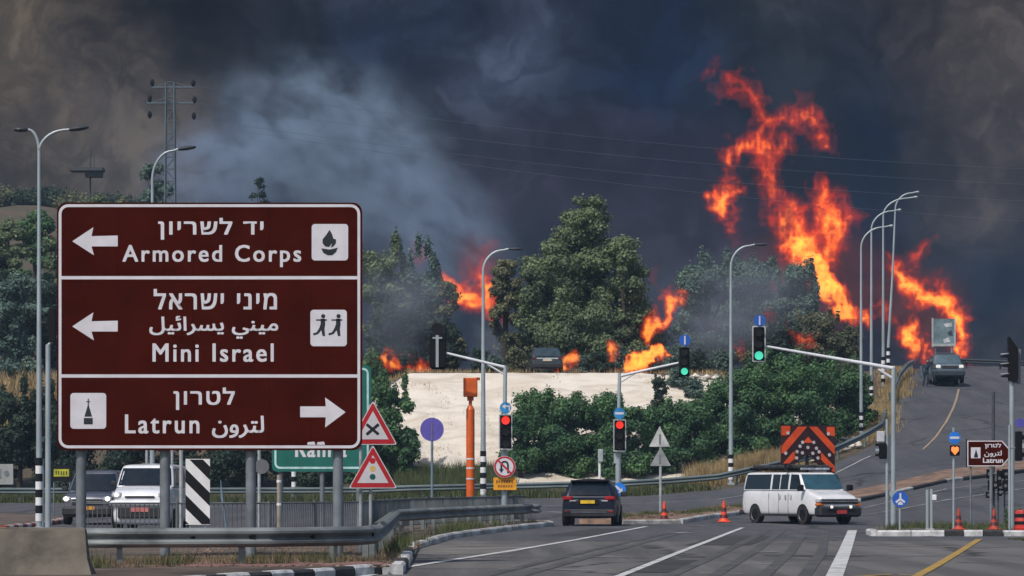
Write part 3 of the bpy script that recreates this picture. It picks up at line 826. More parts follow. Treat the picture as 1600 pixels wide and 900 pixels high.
# ------------------------------------------------------------------ picket fence behind the near guardrail
def picket(label, pts, up=.1, hgt=1.0, m=None):
    P_ = [Vector((wx(a, b), b, 0)) for a, b in pts]
    for p in P_: p.z = h(p.x, p.y) + up
    t = thing('pedestrian_fence', label, 'fence', P_[0]); o_ = P_[0].copy()
    for a, b in zip(P_[:-1], P_[1:]):
        n = max(1, round((b - a).length / 2.4))
        for i in range(n):
            p = a.lerp(b, i / n) - o_; q = a.lerp(b, (i + 1) / n) - o_
            MB().tube([p, p + Vector((0, 0, hgt + .05))], .035, 8).build('post', m, t)
            r = MB().tube([p + Vector((0, 0, hgt)), q + Vector((0, 0, hgt))], .026, 6).tube([p + Vector((0, 0, .12)), q + Vector((0, 0, .12))], .02, 6)
            r.build('rail', m, t)
            bb = MB(); k = max(2, int((q - p).length / .11))
            for j in range(1, k):
                c = p.lerp(q, j / k); bb.tube([c + Vector((0, 0, .12)), c + Vector((0, 0, hgt))], .011, 4, False)
            ob = bb.build('bar', m, t); ob['kind'] = 'stuff'
    return t
MF = mat('grey_fence_paint', (.15, .165, .17), .6, .2, .25, .8)
picket('low grey picket fence standing behind the near guardrail, below the big brown sign', [(130, 86), (420, 88), (560, 92)], .12, .85, MF)
picket('low grey picket fence continuing along the far stretch of the near guardrail', [(565, 93), (640, 108), (820, 127)], .12, .85, MF)

# ------------------------------------------------------------------ concrete barrier, lower left
f = Fr(60, 55.4, .06)
br = thing('concrete_barrier', 'brownish precast concrete barrier with flared foot at the near left', 'barrier', f.loc())
x1 = f.x(134); x0 = x1 - 4.0
pf = [(-.33, -.05), (-.33, .08), (-.18, .30), (-.11, .71), (-.085, .74), (.085, .74), (.11, .71), (.18, .30), (.33, .08), (.33, -.05)]
for k, (a, b) in enumerate(((x0 - 1, x1 - 2.02), (x1 - 2.0, x1))):
    n = len(pf); seg = 14
    vs = []; 
    for i in range(seg + 1):
        xx = a + (b - a) * i / seg
        for (y, z) in pf:
            e_ = .0
            if k == 1 and i == seg: e_ = max(0, (.42 - z)) * .34
            vs.append((xx + e_, y + .004 * sin(xx * 9 + z * 7), z + (.004 * sin(xx * 5) if z > .7 else 0)))
    fs = [(i * n + j, i * n + j + 1, (i + 1) * n + j + 1, (i + 1) * n + j) for i in range(seg) for j in range(n - 1)] + [tuple(range(n)), tuple(range((seg + 1) * n - 1, seg * n - 1, -1))]
    MB().add(vs, fs).build('barrier_block', M_CONC, br, smooth=30)
# thin strip along the top, in a paler tone than the blocks
MB().box(x0, x1 - .02, -.088, .088, .7405, .755).build('top_edge', mat('pale_concrete', (.20, .18, .15), .9, 0, .2, 3), br)

# ------------------------------------------------------------------ street lamps
M_LP = mat('lamp_pole_steel', (.36, .41, .43), .45, .3, .12, .5)
def lamp(px, d, ytop, label, arms, bands=7, band=.26, group='street lamps', lean=0.0, up=0.0, zbase=0.2, head=True, r=.085, yb=None):
    f = Fr(px, d, up); t = thing('street_lamp', label, 'street lamp', f.loc(), 0, group)
    zt = f.z(ytop); nb = bands * band
    MB().tube([(0, 0, -.4), (0, 0, zbase)], r + .012, 12).box(-.17, .17, -.17, .17, -.06, .03).build('base', M_LP, t, smooth=True)
    for i in range(bands):
        MB().tube([(0, 0, zbase + i * band), (0, 0, zbase + (i + 1) * band)], r + .03, 12).build('band', M_BLACK if (bands - i) % 2 else M_WHITE, t, smooth=True)
    zs = zt - (1.15 if arms[0][3] == 'arc' else .8)
    MB().tube([(0, 0, zbase + nb), (lean * .6, 0, zs * .6), (lean, 0, zs)], [r + .01, r * .8, r * .58], 12).build('pole', M_LP, t, smooth=True)
    for (reach, lum, rise, kind) in arms:
        sg_ = 1 if reach > 0 else -1; pts = []
        for k in range(9):
            a = pi / 2 * k / 8
            if kind == 'arc': pts.append((lean + reach * .8 * (1 - cos(a)), 0, zs + (zt - .06 - zs) * sin(a)))
            else: pts.append((lean + reach * (k / 8) ** 1.5, 0, zs + (zt - .15 - zs) * (1 - (1 - k / 8) ** 2.0)))
        if kind == 'arc': pts.append((lean + reach, 0, zt))
        MB().tube(pts, [r * .56] * (len(pts) - 3) + [r * .45] * 3, 10).build('arm', M_LP, t, smooth=True)
        if lum:
            e_ = Vector(pts[-1]); dx = sg_ * lum; dz = abs(lum) * rise
            mb = MB(); n = 8; vs = []
            for k, (u, ww, hh) in enumerate(((0, .05, .04), (.12, .11, .07), (.5, .15, .085), (.9, .12, .06), (1, .05, .03))):
                for j in range(n):
                    a = 2 * pi * j / n; vs.append((e_.x + dx * u, e_.y + ww * cos(a), e_.z + dz * u + hh * sin(a)))
            mb.add(vs, [(k * n + j, k * n + (j + 1) % n, (k + 1) * n + (j + 1) % n, (k + 1) * n + j) for k in range(4) for j in range(n)] + [tuple(range(n)), tuple(range(4 * n, 5 * n))])
            mb.build('lamp_head', M_LAMP if head else M_LP, t, smooth=50)
    return t
lamp(61, 121, 195, 'double-armed street lamp at the far left, left of the brown sign', [(-.35, .45, .0, 'fork'), (.95, .62, .12, 'fork')], 8, .25)
lamp(238, 141, 233, 'single-armed street lamp rising behind the big brown sign beside the pylon', [(.95, .65, .12, 'arc')], 7)
lamp(459, 191, 385, 'street lamp hidden by the brown sign, only its striped foot showing below', [(1.2, .8, .0, 'arc')], 8)
lamp(755, 190, 389, 'street lamp with grey pole between the orange post and red left signal', [(1.25, .75, .0, 'arc')], 8, .27, r=.12)
lamp(1142, 193.5, 382, 'tall street lamp beside the dry grass, left of the van with arrow board', [(1.2, .65, .0, 'arc')], 6, .21, r=.105)
lamp(1345.5, 204, 353, 'leftmost and lowest of the four lamps bunched on the hill road', [(1.5, .2, 0, 'arc')], 7, .2, head=False, r=.085, zbase=.1)
lamp(1361.5, 218, 328, 'second from left of the four lamps bunched on the hill road', [(1.5, .2, 0, 'arc')], 6, .22, head=False, r=.085)
lamp(1380, 234, 308, 'third from left of the four lamps bunched on the hill road', [(1.9, .2, 0, 'arc')], 7, .22, head=False, r=.09)
lamp(1388, 249, 300, 'rightmost, slightly leaning lamp of the four bunched on the hill road', [(1.35, .2, 0, 'arc')], 6, .24, head=False, lean=.45, r=.09)

# ------------------------------------------------------------------ traffic signals
M_LR = mat('lens_red_lit', (1.0, .035, .02), .4, emit=1.0, var=.05)
M_LG = mat('lens_green_lit', (.08, .78, .50), .4, emit=.85, var=.05)
M_LO = mat('lens_orange_lit', (1.0, .22, .05), .4, emit=.9, var=.05)
M_LOFF = mat('lens_dark', (.02, .02, .022), .3)
M_HB = mat('signal_housing', (.004, .004, .006), .7, spec=.2)
M_BBW = mat('backboard_edge_white', (.42, .43, .45), .6)
def vis(mb, x, z, r, y=-.02, ln=.2, n=10):
    vs = []; 
    for k in range(n + 1):
        a = R(-20 + 220 * k / n)
        vs += [(x + r * cos(a), y, z + r * sin(a)), (x + r * cos(a), y - ln * (.55 + .45 * max(0, sin(a))), z + r * sin(a))]
    mb.add(vs, [(2 * k, 2 * k + 1, 2 * k + 3, 2 * k + 2) for k in range(n)])
def head3(f, cx, top, bot, w_, lit, par, n=3, y=-.25, edge=True, lens=(M_LR, M_LO, M_LG)):
    """signal head facing the camera between photo rows top and bot, width w_ px"""
    x0, x1, z0, z1 = f.x(cx - w_ / 2), f.x(cx + w_ / 2), f.z(bot), f.z(top); s = (z1 - z0)
    hb = MB().box(x0, x1, y, y + .16, z0, z1, bev=.02).build('signal_head', M_HB, par)
    if edge: border(x0 - .01, x1 + .01, z0 - .012, z1 + .012, .04, .035, y - .004, M_BBW, hb, 'backboard_edge')
    r = s / n * .36
    for i in range(n):
        zc = z1 - s * (i + .5) / n
        MB().disc((x0 + x1) / 2, zc, r, y - .012, y - .005).build('lens', lens[i] if i == lit else M_LOFF, hb)
        vm = MB(); vis(vm, (x0 + x1) / 2, zc, r * 1.12, y - .004, r * 1.6); vm.build('visor', M_HB, hb)
    return hb
def dsc(f, cx, cyy, r, par, m=M_BLUE, y=-.27, name='round_sign', marks=(), mm=M_SIGNW, rim=None):
    x, z, rr = f.x(cx), f.z(cyy), r / f.k
    o = MB().disc(x, z, rr, y, y + .02).build(name, m, par)
    if rim: MB().ring(x, z, rr * .97, rr * .80, y - .003).build('rim', rim, o)
    for pts in marks: MB().plate([f.pt(cx + a * r, cyy + b * r) for a, b in pts], y - .006, y - .004).build('arrow', mm, o)
    return o
LEFT_ARR = [[(.55, .6), (.55, -.15), (-.05, -.15), (-.05, .2), (-.65, -.25), (-.05, -.7), (-.05, -.42), (.8, -.42), (.8, .6)]]
AH = [[(-.13, .75), (-.13, -.75), (.13, -.75), (.13, .75)]]
SIDE = [[(-.75, .2), (-.75, -.2), (.75, -.2), (.75, .2)]]
DIAG = [[(-.62, -.42), (-.42, -.62), (.25, .0), (.45, -.2), (.55, .55), (-.15, .5), (.05, .27)]]

# post with red signal, no U-turn sign and yellow panel (left), arm carrying a head seen from behind
f = Fr(788, 122, .12)
t = thing('traffic_signal', 'signal mast with red light, no-U-turn sign and yellow panel beside the orange post', 'traffic light', f.loc())
MB().tube([(0, 0, -.2), (0, 0, f.z(705))], .095, 12).tube([(0, 0, f.z(705)), (.03, 0, f.z(572))], [.07, .06], 12).build('pole', M_LP, t, smooth=True)
MB().tube([(.03, 0, f.z(574)), (f.x(686), 0, f.z(549))], [.05, .04], 10).tube([(.03, 0, f.z(586)), (f.x(762), 0, f.z(569.5))], .03, 8).build('arm', mat('white_mast_paint', (.62, .63, .66), .5, 0, .08), t, smooth=True)
bk = MB().box(f.x(671), f.x(697), -.12, .12, f.z(575), f.z(523), bev=.03).build('signal_head', M_HB, t)
MB().plate([f.pt(674, 577), f.pt(694, 577), f.pt(697, 521), f.pt(671, 521)], .13, .15).build('backboard', M_BLACK, bk)
MB().disc(f.x(683.5), f.z(514), 9.5 / f.k, -.02, .0).build('sign_disc', M_BLACK, bk)
MB().box(f.x(681), f.x(685.5), -.17, -.13, f.z(574), f.z(524)).box(f.x(676), f.x(691), -.169, -.131, f.z(529.5), f.z(527)).build('bracket', M_LP, bk)
head3(f, 790, 648, 702, 20, 0, t)
dsc(f, 790, 637.5, 9, t, mat('sign_light_blue_film', (.02, .22, .50), .5), marks=LEFT_ARR)
nu = dsc(f, 788.5, 729.5, 17, t, M_SIGNW, y=-.3, name='no_u_turn_sign', rim=M_RED)
x, z, k = f.x(788.5), f.z(729.5), 1 / f.k
vs = []; n = 12
for i in range(n + 1):
    a = pi * i / n
    for rr in (6.6, 3.8): vs.append((x + rr * k * cos(a), -.306, z + (3 + rr * sin(a)) * k))
MB().add(vs, [(2 * i, 2 * i + 1, 2 * i + 3, 2 * i + 2) for i in range(n)]).box(x + 3.8 * k, x + 6.6 * k, -.3065, -.3045, z - 10 * k, z + 3 * k).box(x - 6.6 * k, x - 3.8 * k, -.3065, -.3045, z - 4 * k, z + 3 * k).plate([(x - 9 * k, z - 3.5 * k), (x - 5.2 * k, z - 9.5 * k), (x - 1.5 * k, z - 3.5 * k)], -.3065, -.3045).build('u_turn_symbol', M_DK, nu)
MB().plate([(x - 12 * k, z + 10 * k), (x - 10 * k, z + 12 * k), (x + 12 * k, z - 10 * k), (x + 10 * k, z - 12 * k)], -.310, -.308).build('slash', M_RED, nu)
yp = MB().plate(rrect(f.x(771), f.x(807), f.z(765.5), f.z(746), .02), -.2, -.18).build('yellow_panel', M_YEL, t)
tiny = MB()
for i in range(7): tiny.box(f.x(775 + i * 4), f.x(777.6 + i * 4), -.2045, -.202, f.z(755), f.z(750.5))
for i in range(6): tiny.box(f.x(778 + i * 4), f.x(780.6 + i * 4), -.2045, -.202, f.z(761.5), f.z(757.5))
tiny.build('panel_print', mat('brown_print', (.25, .09, .01), .6), yp)['kind'] = 'stuff'

# signal by the dark car: red low head, arm to green head
f = Fr(966, 133, .12)
t = thing('traffic_signal', 'signal mast with red light right behind the dark car, its arm holding a green light', 'traffic light', f.loc())
MB().tube([(0, 0, -.2), (f.x(966), 0, f.z(706))], .1, 12).tube([(0, 0, f.z(706)), (f.x(968), 0, f.z(583))], [.07, .06], 12).build('pole', M_LP, t, smooth=True)
MB().tube([(f.x(968), 0, f.z(588)), (f.x(1010), 0, f.z(578)), (f.x(1060), 0, f.z(567))], [.05, .045, .04], 10).tube([(f.x(968), 0, f.z(598)), (f.x(992), 0, f.z(583.5))], .028, 8).build('arm', MATS['white_mast_paint'], t, smooth=True)
head3(f, 968, 656, 705, 19, 0, t)
head3(f, 1069, 543, 588, 16, 2, t, y=-.2, edge=False)
dsc(f, 1069.5, 532, 9, t, marks=AH)
dsc(f, 967.5, 646, 9, t, MATS['sign_light_blue_film'], marks=SIDE)
MB().box(f.x(959), f.x(964), -.08, .08, f.z(724), f.z(708)).build('control_box', M_GALV, t)
dsc(f, 967, 764.5, 10.5, t, mat('sign_bright_blue_film', (.01, .17, .62), .5), y=-.3, name='keep_right_sign', marks=DIAG)

# mast with the long arm on the corner island
f = Fr(1396, 110, .12)
t = thing('traffic_signal', 'tall mast on the corner island whose long arm holds the right green light', 'traffic light', f.loc())
MB().tube([(0, 0, -.1), (0, 0, f.z(775))], .085, 12).tube([(0, 0, f.z(775)), (0, 0, f.z(574))], [.075, .065], 12).build('pole', M_LP, t, smooth=True)
MB().tube([(.03, 0, f.z(576)), (f.x(1196), 0, f.z(541))], [.06, .035], 10).tube([(0, 0, f.z(592)), (f.x(1372), 0, f.z(577))], .04, 8).build('arm', MATS['white_mast_paint'], t, smooth=True)
head3(f, 1185.5, 510, 565, 20, 2, t, y=-.1)
dsc(f, 1186.5, 501, 9, t, y=-.12, marks=AH)
MB().disc(f.x(1396), f.z(772), .12, -.1, .1).build('collar', M_LP, t)
# slim post with a black head seen from the side
f = Fr(1386, 108, .12)
t = thing('pedestrian_signal', 'slim post with side-on black signal and silver box beside the tall mast', 'traffic light', f.loc())
MB().tube([(0, 0, -.1), (0, 0, f.z(655))], .045, 10).build('pole', M_LP, t, smooth=True)
sh = MB().box(f.x(1373.5), f.x(1385), -.14, .14, f.z(717), f.z(692), bev=.03).build('signal_head', M_HB, t)
for py in (697, 705, 713): MB().box(f.x(1368), f.x(1373), -.1, .1, f.z(py), f.z(py - 4)).build('visor', M_LP if py == 705 else M_HB, sh)
MB().box(f.x(1370), f.x(1382), -.12, .12, f.z(691), f.z(674), bev=.02).build('detector_box', M_BBW, t)
# round blue three-way sign
f = Fr(1406, 104.5, .12)
t = thing('round_blue_sign', 'round blue sign with forked white arrow low on the corner island', 'road sign', f.loc())
YA = [[(-.12, -.75), (.12, -.75), (.12, -.12), (.62, .28), (.5, .5), (0, .12), (-.5, .5), (-.62, .28), (-.12, -.12)], [(-.3, .5), (0, .25), (.3, .5), (.3, .7), (-.3, .7)]]
dsc(f, 1406.5, 780, 12.5, t, M_BLUE, y=-.05, name='sign_disc', marks=YA)
MB().tube([(0, 0, -.1), (0, 0, f.z(775))], .03, 8).build('post', M_LP, t, smooth=True)
# twin bollard posts with small head
f = Fr(1452, 105, .12)
t = thing('push_button_post', 'pair of short grey posts with a small white box on the corner island', 'post', f.loc())
for px, py in ((1449, 765), (1455.5, 764)): MB().tube([(f.x(px), 0, -.1), (f.x(px), 0, f.z(py))], .042, 8).build('post', M_LP, t, smooth=True)
MB().box(f.x(1456.5), f.x(1463), -.1, .02, f.z(782), f.z(773), bev=.015).build('button_box', M_WHITE, t)
MB().box(f.x(1446), f.x(1459), -.1, .1, 0, .05).build('foot_plate', M_BBW, t)
# slim post with blue disc and amber light
f = Fr(1490, 105, .12)
t = thing('warning_light_post', 'slim post with blue disc above an amber light, left of the brown arrow sign', 'traffic light', f.loc())
MB().tube([(0, 0, -.1), (0, 0, f.z(668))], .032, 8).build('pole', M_LP, t, smooth=True)
dsc(f, 1491, 684, 9.5, t, MATS['sign_bright_blue_film'], y=-.1, marks=SIDE)
hb = MB().box(f.x(1484), f.x(1499), -.1, .05, f.z(712), f.z(696), bev=.02).build('signal_head', M_HB, t)
MB().plate([f.pt(1491.5, 711), f.pt(1485.5, 704), f.pt(1486, 699), f.pt(1489, 697.5), f.pt(1491.5, 699.5), f.pt(1494, 697.5), f.pt(1497, 699), f.pt(1497.5, 704)], -.11, -.105).build('lens', M_LO, hb)
# brown pointed sign
f = Fr(1530, 109, .12)
t = thing('arrow_direction_sign', 'brown arrow-shaped sign pointing right with white pictogram and three rows of text', 'road sign', f.loc())
A = [(1511, 728.5), (1511, 688.5), (1566, 688.5), (1583.5, 708.5), (1566, 728.5)]
MB().plate([f.pt(*p) for p in A], 0, .02).build('sign_panel', M_SIGNW, t)
c = (1541, 708.5); B = [(1513, 727), (1513, 690), (1565, 690), (1581.5, 708.5), (1565, 727)]
MB().plate([f.pt(*p) for p in B], -.004, -.002).build('sign_face', M_BROWN, t)
MB().box(f.x(1509.5), f.x(1511), -.01, .04, f.z(730), f.z(686)).build('edge_strip', M_BLACK, t)
pl = MB().box(f.x(1517), f.x(1532), -.007, -.005, f.z(716), f.z(699)).build('pictogram_plate', M_SIGNW, t)
MB().plate([f.pt(1525, 702), f.pt(1528, 712), f.pt(1528, 715), f.pt(1522, 715), f.pt(1522, 712)], -.009, -.0075).build('pictogram', M_DK, pl)
put_text('\u05dc\u05d8\u05e8\u05d5\u05df'[::-1], f.x(1539), f.x(1564), f.z(701), f.z(692.5), -.006, M_SIGNW, t, bold=.03)
put_text('\ufedf\ufe98\ufeae\ufeed\ufee5'[::-1], f.x(1538), f.x(1565), f.z(714), f.z(704), -.006, M_SIGNW, t, bold=.02)
put_text('Latrun', f.x(1536), f.x(1567), f.z(723), f.z(715.5), -.006, M_SIGNW, t, bold=.03)
for px in (1517, 1549): MB().tube([(f.x(px), .06, -.1), (f.x(px), .06, f.z(690))], .028 if px < 1530 else .045, 8).build('post', M_POST, t, smooth=True)
# dark cluster of pedestrian heads under that sign
f = Fr(1552, 114, .12)
t = thing('signal_cluster', 'dark post crowded with small black signal heads under the brown arrow sign', 'traffic light', f.loc())
MB().tube([(0, 0, -.1), (0, 0, f.z(612))], .05, 10).build('pole', mat('dark_pole_steel', (.05, .06, .07), .6), t, smooth=True)
for (a, b, c_, d_) in ((1541, 1549, 733, 748), (1543, 1551, 750, 766), (1540, 1548, 768, 778), (1557, 1564, 735, 760), (1565, 1577, 733, 748), (1566, 1574, 750, 768), (1551, 1557, 752, 764), (1559, 1565, 763, 775), (1574, 1580, 736, 752)):
    hh = MB().box(f.x(a), f.x(b), -.2, .0, f.z(d_), f.z(c_), bev=.02).build('signal_head', M_HB, t)
    MB().disc((f.x(a) + f.x(b)) / 2, f.z((c_ + d_) / 2), .05, -.215, -.205, 12).build('lens', mat('lens_grey', (.12, .13, .14), .3), hb if False else hh)
br_ = MB()
for py in (740, 757, 771): br_.tube([(f.x(1544), -.03, f.z(py)), (f.x(1578), -.03, f.z(py))], .022, 6)
br_.build('bracket', M_POST, t)['kind'] = 'stuff'
for px in (1560, 1570): MB().tube([(f.x(px), .05, -.1), (f.x(px), .05, f.z(733))], .025, 6).build('post', MATS['dark_pole_steel'], t)
# right mast with side-on black head
f = Fr(1581, 107, .12)
t = thing('traffic_signal', 'tall grey mast near the right edge with a big black side-on signal', 'traffic light', f.loc())
MB().tube([(0, 0, -.1), (0, 0, f.z(540))], .07, 12).build('pole', M_LP, t, smooth=True)
hb = MB().plate([f.pt(1575, 527), f.pt(1577, 527), f.pt(1590, 545), f.pt(1590, 590), f.pt(1588, 598), f.pt(1576, 595)], -.16, .14).build('signal_head', M_HB, t)
for py in (556, 571, 587):
    MB().plate([f.pt(1564, py), f.pt(1576, py - 3), f.pt(1576, py + 3), f.pt(1565, py + 2)], -.12, .1).build('visor', M_HB, hb)
    MB().plate([f.pt(1564, py - 3.5), f.pt(1576, py - 4.2), f.pt(1576, py - 3.2), f.pt(1564, py - 2)], -.121, .101).build('lens', M_BBW, hb)
MB().box(f.x(1589), f.x(1595), -.02, .1, f.z(600), f.z(545)).build('back_bracket', M_POST, t)
f = Fr(1577.5, 105, .12)
t = thing('traffic_signal', 'thinner pole at the right edge with black signals cut off by the frame', 'traffic light', f.loc())
MB().tube([(0, 0, -.1), (0, 0, f.z(664))], .04, 10).build('pole', M_LP, t, smooth=True)
hb = MB().box(f.x(1586), f.x(1596), -.2, .05, f.z(720), f.z(674), bev=.02).build('signal_head', M_HB, t)
for py in (684, 697, 711): MB().box(f.x(1596), f.x(1603), -.18, .0, f.z(py + 3), f.z(py - 4)).build('visor', M_BBW if py == 697 else M_HB, hb)
MB().disc(f.x(1593), f.z(661), .13, -.1, -.08).build('round_sign', mat('sign_violet_film', (.07, .06, .3), .5), t)
MB().tube([(0, -.06, f.z(700)), (f.x(1590), -.06, f.z(700))], .02, 6).build('bracket', M_POST, t)

# far left: mast with an arm vanishing behind the brown sign
f = Fr(75, 118, .12)
t = thing('traffic_signal', 'thin pale mast at the far left whose arm disappears behind the brown sign', 'traffic light', f.loc())
MB().tube([(0, 0, -.1), (0, 0, f.z(538))], [.095, .075], 10).tube([(0, 0, f.z(540)), (f.x(88), 0, f.z(526)), (f.x(190), 0, f.z(510))], [.05, .045, .03], 8).build('pole', M_LP, t, smooth=True)
hh = MB().box(f.x(76), f.x(88), -.15, .15, f.z(534), f.z(482), bev=.03).build('signal_head', M_HB, t)
for py in (492, 508, 524): MB().box(f.x(70), f.x(76), -.12, .12, f.z(py + 2), f.z(py - 3)).build('visor', M_HB, hh)
f = Fr(66, 123, .12)
t = thing('pedestrian_signal', 'dark signal heads on a short striped post by the double-armed lamp', 'traffic light', f.loc())
MB().tube([(0, 0, -.1), (0, 0, f.z(640))], .06, 10).build('pole', M_LP, t, smooth=True)
for (a, b, c_, d_) in ((60, 69, 640, 668), (55, 72, 668, 682), (61, 71, 690, 716)):
    hh = MB().box(f.x(a), f.x(b), -.25, -.08, f.z(d_), f.z(c_), bev=.02).build('signal_head', M_HB, t)
    MB().disc(f.x((a + b) / 2), f.z((c_ + d_) / 2), .06, -.265, -.255, 12).build('lens', mat('lens_green_dim', (.03, .16, .12), .3), hh)

# ------------------------------------------------------------------ small signs and posts
f = Fr(675, 150, 0)
t = thing('round_sign', 'round faded purple-blue sign in front of the pale bank', 'road sign', f.loc())
MB().disc(f.x(675), f.z(671), 18.5 / f.k, 0, .02, 32).build('sign_disc', M_PURP, t)
MB().box(-.02, .02, -.03, -.005, f.z(688), f.z(662)).build('bracket', M_POST, t)
MB().tube([(0, .05, -.2), (0, .05, f.z(664))], .05, 8).build('post', mat('blue_grey_post', (.14, .19, .24), .6), t, smooth=True)

f = Fr(735, 123, .12)
t = thing('speed_camera_post', 'tall orange post with boxy orange camera housing on top', 'camera post', f.loc())
MB().tube([(0, 0, -.1), (0, 0, f.z(640))], .135, 12).tube([(0, 0, f.z(640)), (0, 0, f.z(634))], [.135, .07], 12).tube([(0, 0, f.z(634)), (0, 0, f.z(618))], .055, 10).build('post', M_ORANGE, t, smooth=True)
MB().box(f.x(724), f.x(746), -.2, .25, f.z(620), f.z(590.5), bev=.02).build('camera_housing', M_ORG2 if False else M_ORANGE, t)
MB().box(f.x(743), f.x(750), -.17, .2, f.z(594), f.z(590)).box(f.x(730), f.x(740), -.12, .1, f.z(626), f.z(620.2)).build('housing_lid', mat('dark_orange', (.30, .04, .005), .5), t)
for py in (717, 731.5, 748): MB().tube([(0, 0, f.z(py + 1.2)), (0, 0, f.z(py - 1.2))], .14, 12).build('band', M_SIGNW, t, smooth=True)

for (cx, top, bot) in ((1031, 667, 698), (1032, 698.5, 728)):
    pass
f = Fr(1032, 142, .1)
t = thing('warning_sign', 'two grey triangular signs seen from behind, stacked on one post', 'road sign', f.loc())
for (cx, top, bot, hw, mm) in ((1030.5, 666, 698, 16.5, mat('pale_sign_back', (.48, .48, .47), .5)), (1032, 698.5, 728, 16.5, mat('dull_sign_back', (.27, .28, .28), .5, 0, .15))):
    p = MB().plate(round_tri(tri(cx, top, bot, hw, f), .04), -.06, -.04).build('sign_back', mm, t)
    MB().box(f.x(1029.5), f.x(1032.5), -.075, -.062, f.z(bot - 4), f.z(top + 12)).build('bracket', M_POST, p)
MB().tube([(0, 0, -.2), (0, 0, f.z(675))], .05, 8).build('post', M_GALV, t, smooth=True)
f = Fr(937, 143, .1)
t = thing('marker_post', 'short white post with a grey box standing behind the dark car', 'post', f.loc())
MB().tube([(0, 0, -.1), (0, 0, f.z(704))], .05, 8).build('post', M_WHITE, t, smooth=True)
MB().box(f.x(934.5), f.x(942.5), -.1, .1, f.z(722), f.z(702), bev=.02).build('control_box', M_GALV, t)
f = Fr(-5, 112, .1)
t = thing('small_white_sign', 'small white board with dark scribbles cut by the left edge', 'road sign', f.loc())
MB().box(f.x(-25), f.x(20.5), 0, .02, f.z(757), f.z(725)).build('board', mat('dull_white_board', (.30, .31, .30), .7, 0, .1), t)
ar = MB().plate([f.pt(5, 737), f.pt(12, 735), f.pt(15, 741), f.pt(12, 745), f.pt(8, 743)], -.006, -.003).plate([f.pt(-3, 734), f.pt(2, 733), f.pt(2, 748), f.pt(-2, 748)], -.006, -.003).build('print', M_POST, t)
MB().tube([(0, .05, -.1), (0, .05, f.z(730))], .03, 8).build('post', M_POST, t)
f = Fr(96, 137, .1)
t = thing('yellow_sign', 'small yellow panel on a dark board left of the oncoming dark car', 'road sign', f.loc())
MB().box(f.x(80), f.x(113), .0, .02, f.z(752), f.z(727)).build('board', M_BLACK, t)
MB().box(f.x(84), f.x(108), -.01, -.002, f.z(744.5), f.z(733)).build('yellow_panel', mat('dirty_yellow', (.42, .42, .03), .6, 0, .2, 5), t)
pm_ = MB()
for i in range(5): pm_.box(f.x(87 + i * 4), f.x(88.6 + i * 4), -.014, -.012, f.z(742), f.z(736))
pm_.build('print', M_BLACK, t)['kind'] = 'stuff'
for px in (84, 109): MB().tube([(f.x(px), .05, -.1), (f.x(px), .05, f.z(730))], .025, 6).build('post', M_POST, t)
f = Fr(405, 104, .1)
t = thing('round_sign', 'small round grey sign seen from behind on a thin post under the brown sign', 'road sign', f.loc())
MB().disc(f.x(409), f.z(729), 11.5 / f.k, -.05, -.03).build('sign_disc', mat('grey_disc_back', (.13, .135, .15), .6), t)
MB().tube([(0, 0, -.1), (0, 0, f.z(690))], .045, 8).build('post', M_GALV, t, smooth=True)
f = Fr(436, 88, .1)
t = thing('marker_post', 'pale wooden-looking marker post with two white bands by the green sign', 'post', f.loc())
MB().tube([(0, 0, -.1), (0, 0, f.z(742))], .05, 8).build('post', mat('pale_post', (.28, .25, .22), .8), t, smooth=True)
for py in (752, 788): MB().tube([(0, 0, f.z(py + 2)), (0, 0, f.z(py - 2))], .056, 8).build('band', M_WHITE, t, smooth=True)
for (px, d, top, lb) in ((152, 118, 690, 'thin grey pole above the oncoming dark car'), (197, 118, 690, 'thin white pole above the oncoming white van'), (283, 100, 700, 'thin pale post just left of the striped hazard board')):
    f = Fr(px, d if px != 283 else 97, .0); t = MB().tube([(0, 0, -.1), (0, 0, f.z(top))], .05, 8).cyl(0, 0, -.05, .03, .12).build('thin_pole', M_GALV, smooth=True); t.location = (f.X, f.d + (16 if px < 200 else 0), f.Z)
    tag(t, lb, 'pole')
f = Fr(350, 99, .0)
t = MB().tube([(0, 0, -.1), (-.16, 0, 1.0), (-.2, 0, 1.5)], [.025, .04, .01], 6).build('leaning_stake', mat('blue_grey_plastic', (.14, .2, .26), .6)); t.location = (f.x(357) + f.X, f.d, f.Z); tag(t, 'thin blue-grey leaning stake right of the striped hazard board', 'stake')

# ------------------------------------------------------------------ traffic cones
def cone(px, d, up, label, m=M_CONE, sc=1.0):
    f = Fr(px, d, up); t = thing('traffic_cone', label, 'traffic cone', f.loc(), 0, 'orange traffic cones')
    MB().box(-.19, .19, -.19, .19, 0, .045, bev=.012).build('foot', M_RUB if sc > 1 else m, t)
    MB().lathe([(.155, .045), (.14, .08), (.125, .14)], n=16).build('cone_base', m, t, smooth=True)
    MB().lathe([(.098, .26), (.084, .36)], n=16).build('cone_body', m, t, smooth=True)
    MB().lathe([(.058, .50), (.04, .66), (.034, .70), (.0, .705)], n=16).build('cone_top', m, t, smooth=True)
    MB().lathe([(.125, .14), (.098, .26)], n=16).build('band', mat('cone_dark_band', (.09, .008, .01), .5), t, smooth=True)
    MB().lathe([(.084, .36), (.058, .50)], n=16).build('band', MATS['cone_dark_band'], t, smooth=True)
    MB().box(-.02, .02, -.02, .02, .70, .76).build('tip', m, t)
    t.scale = (1.15 * sc, 1.15 * sc, 1.0 * sc)
cone(1038, 132, 0, 'orange cone with dark bands by the median, below the grey triangles')
cone(1131, 133, 0, 'orange cone with dark bands just left of the white van')
M_CONED = mat('cone_plastic_dusty', (.42, .045, .02), .6, 0, .2)
cone(1498, 105, .14, 'orange-red cone at the foot of the amber light post', M_CONED, .78)
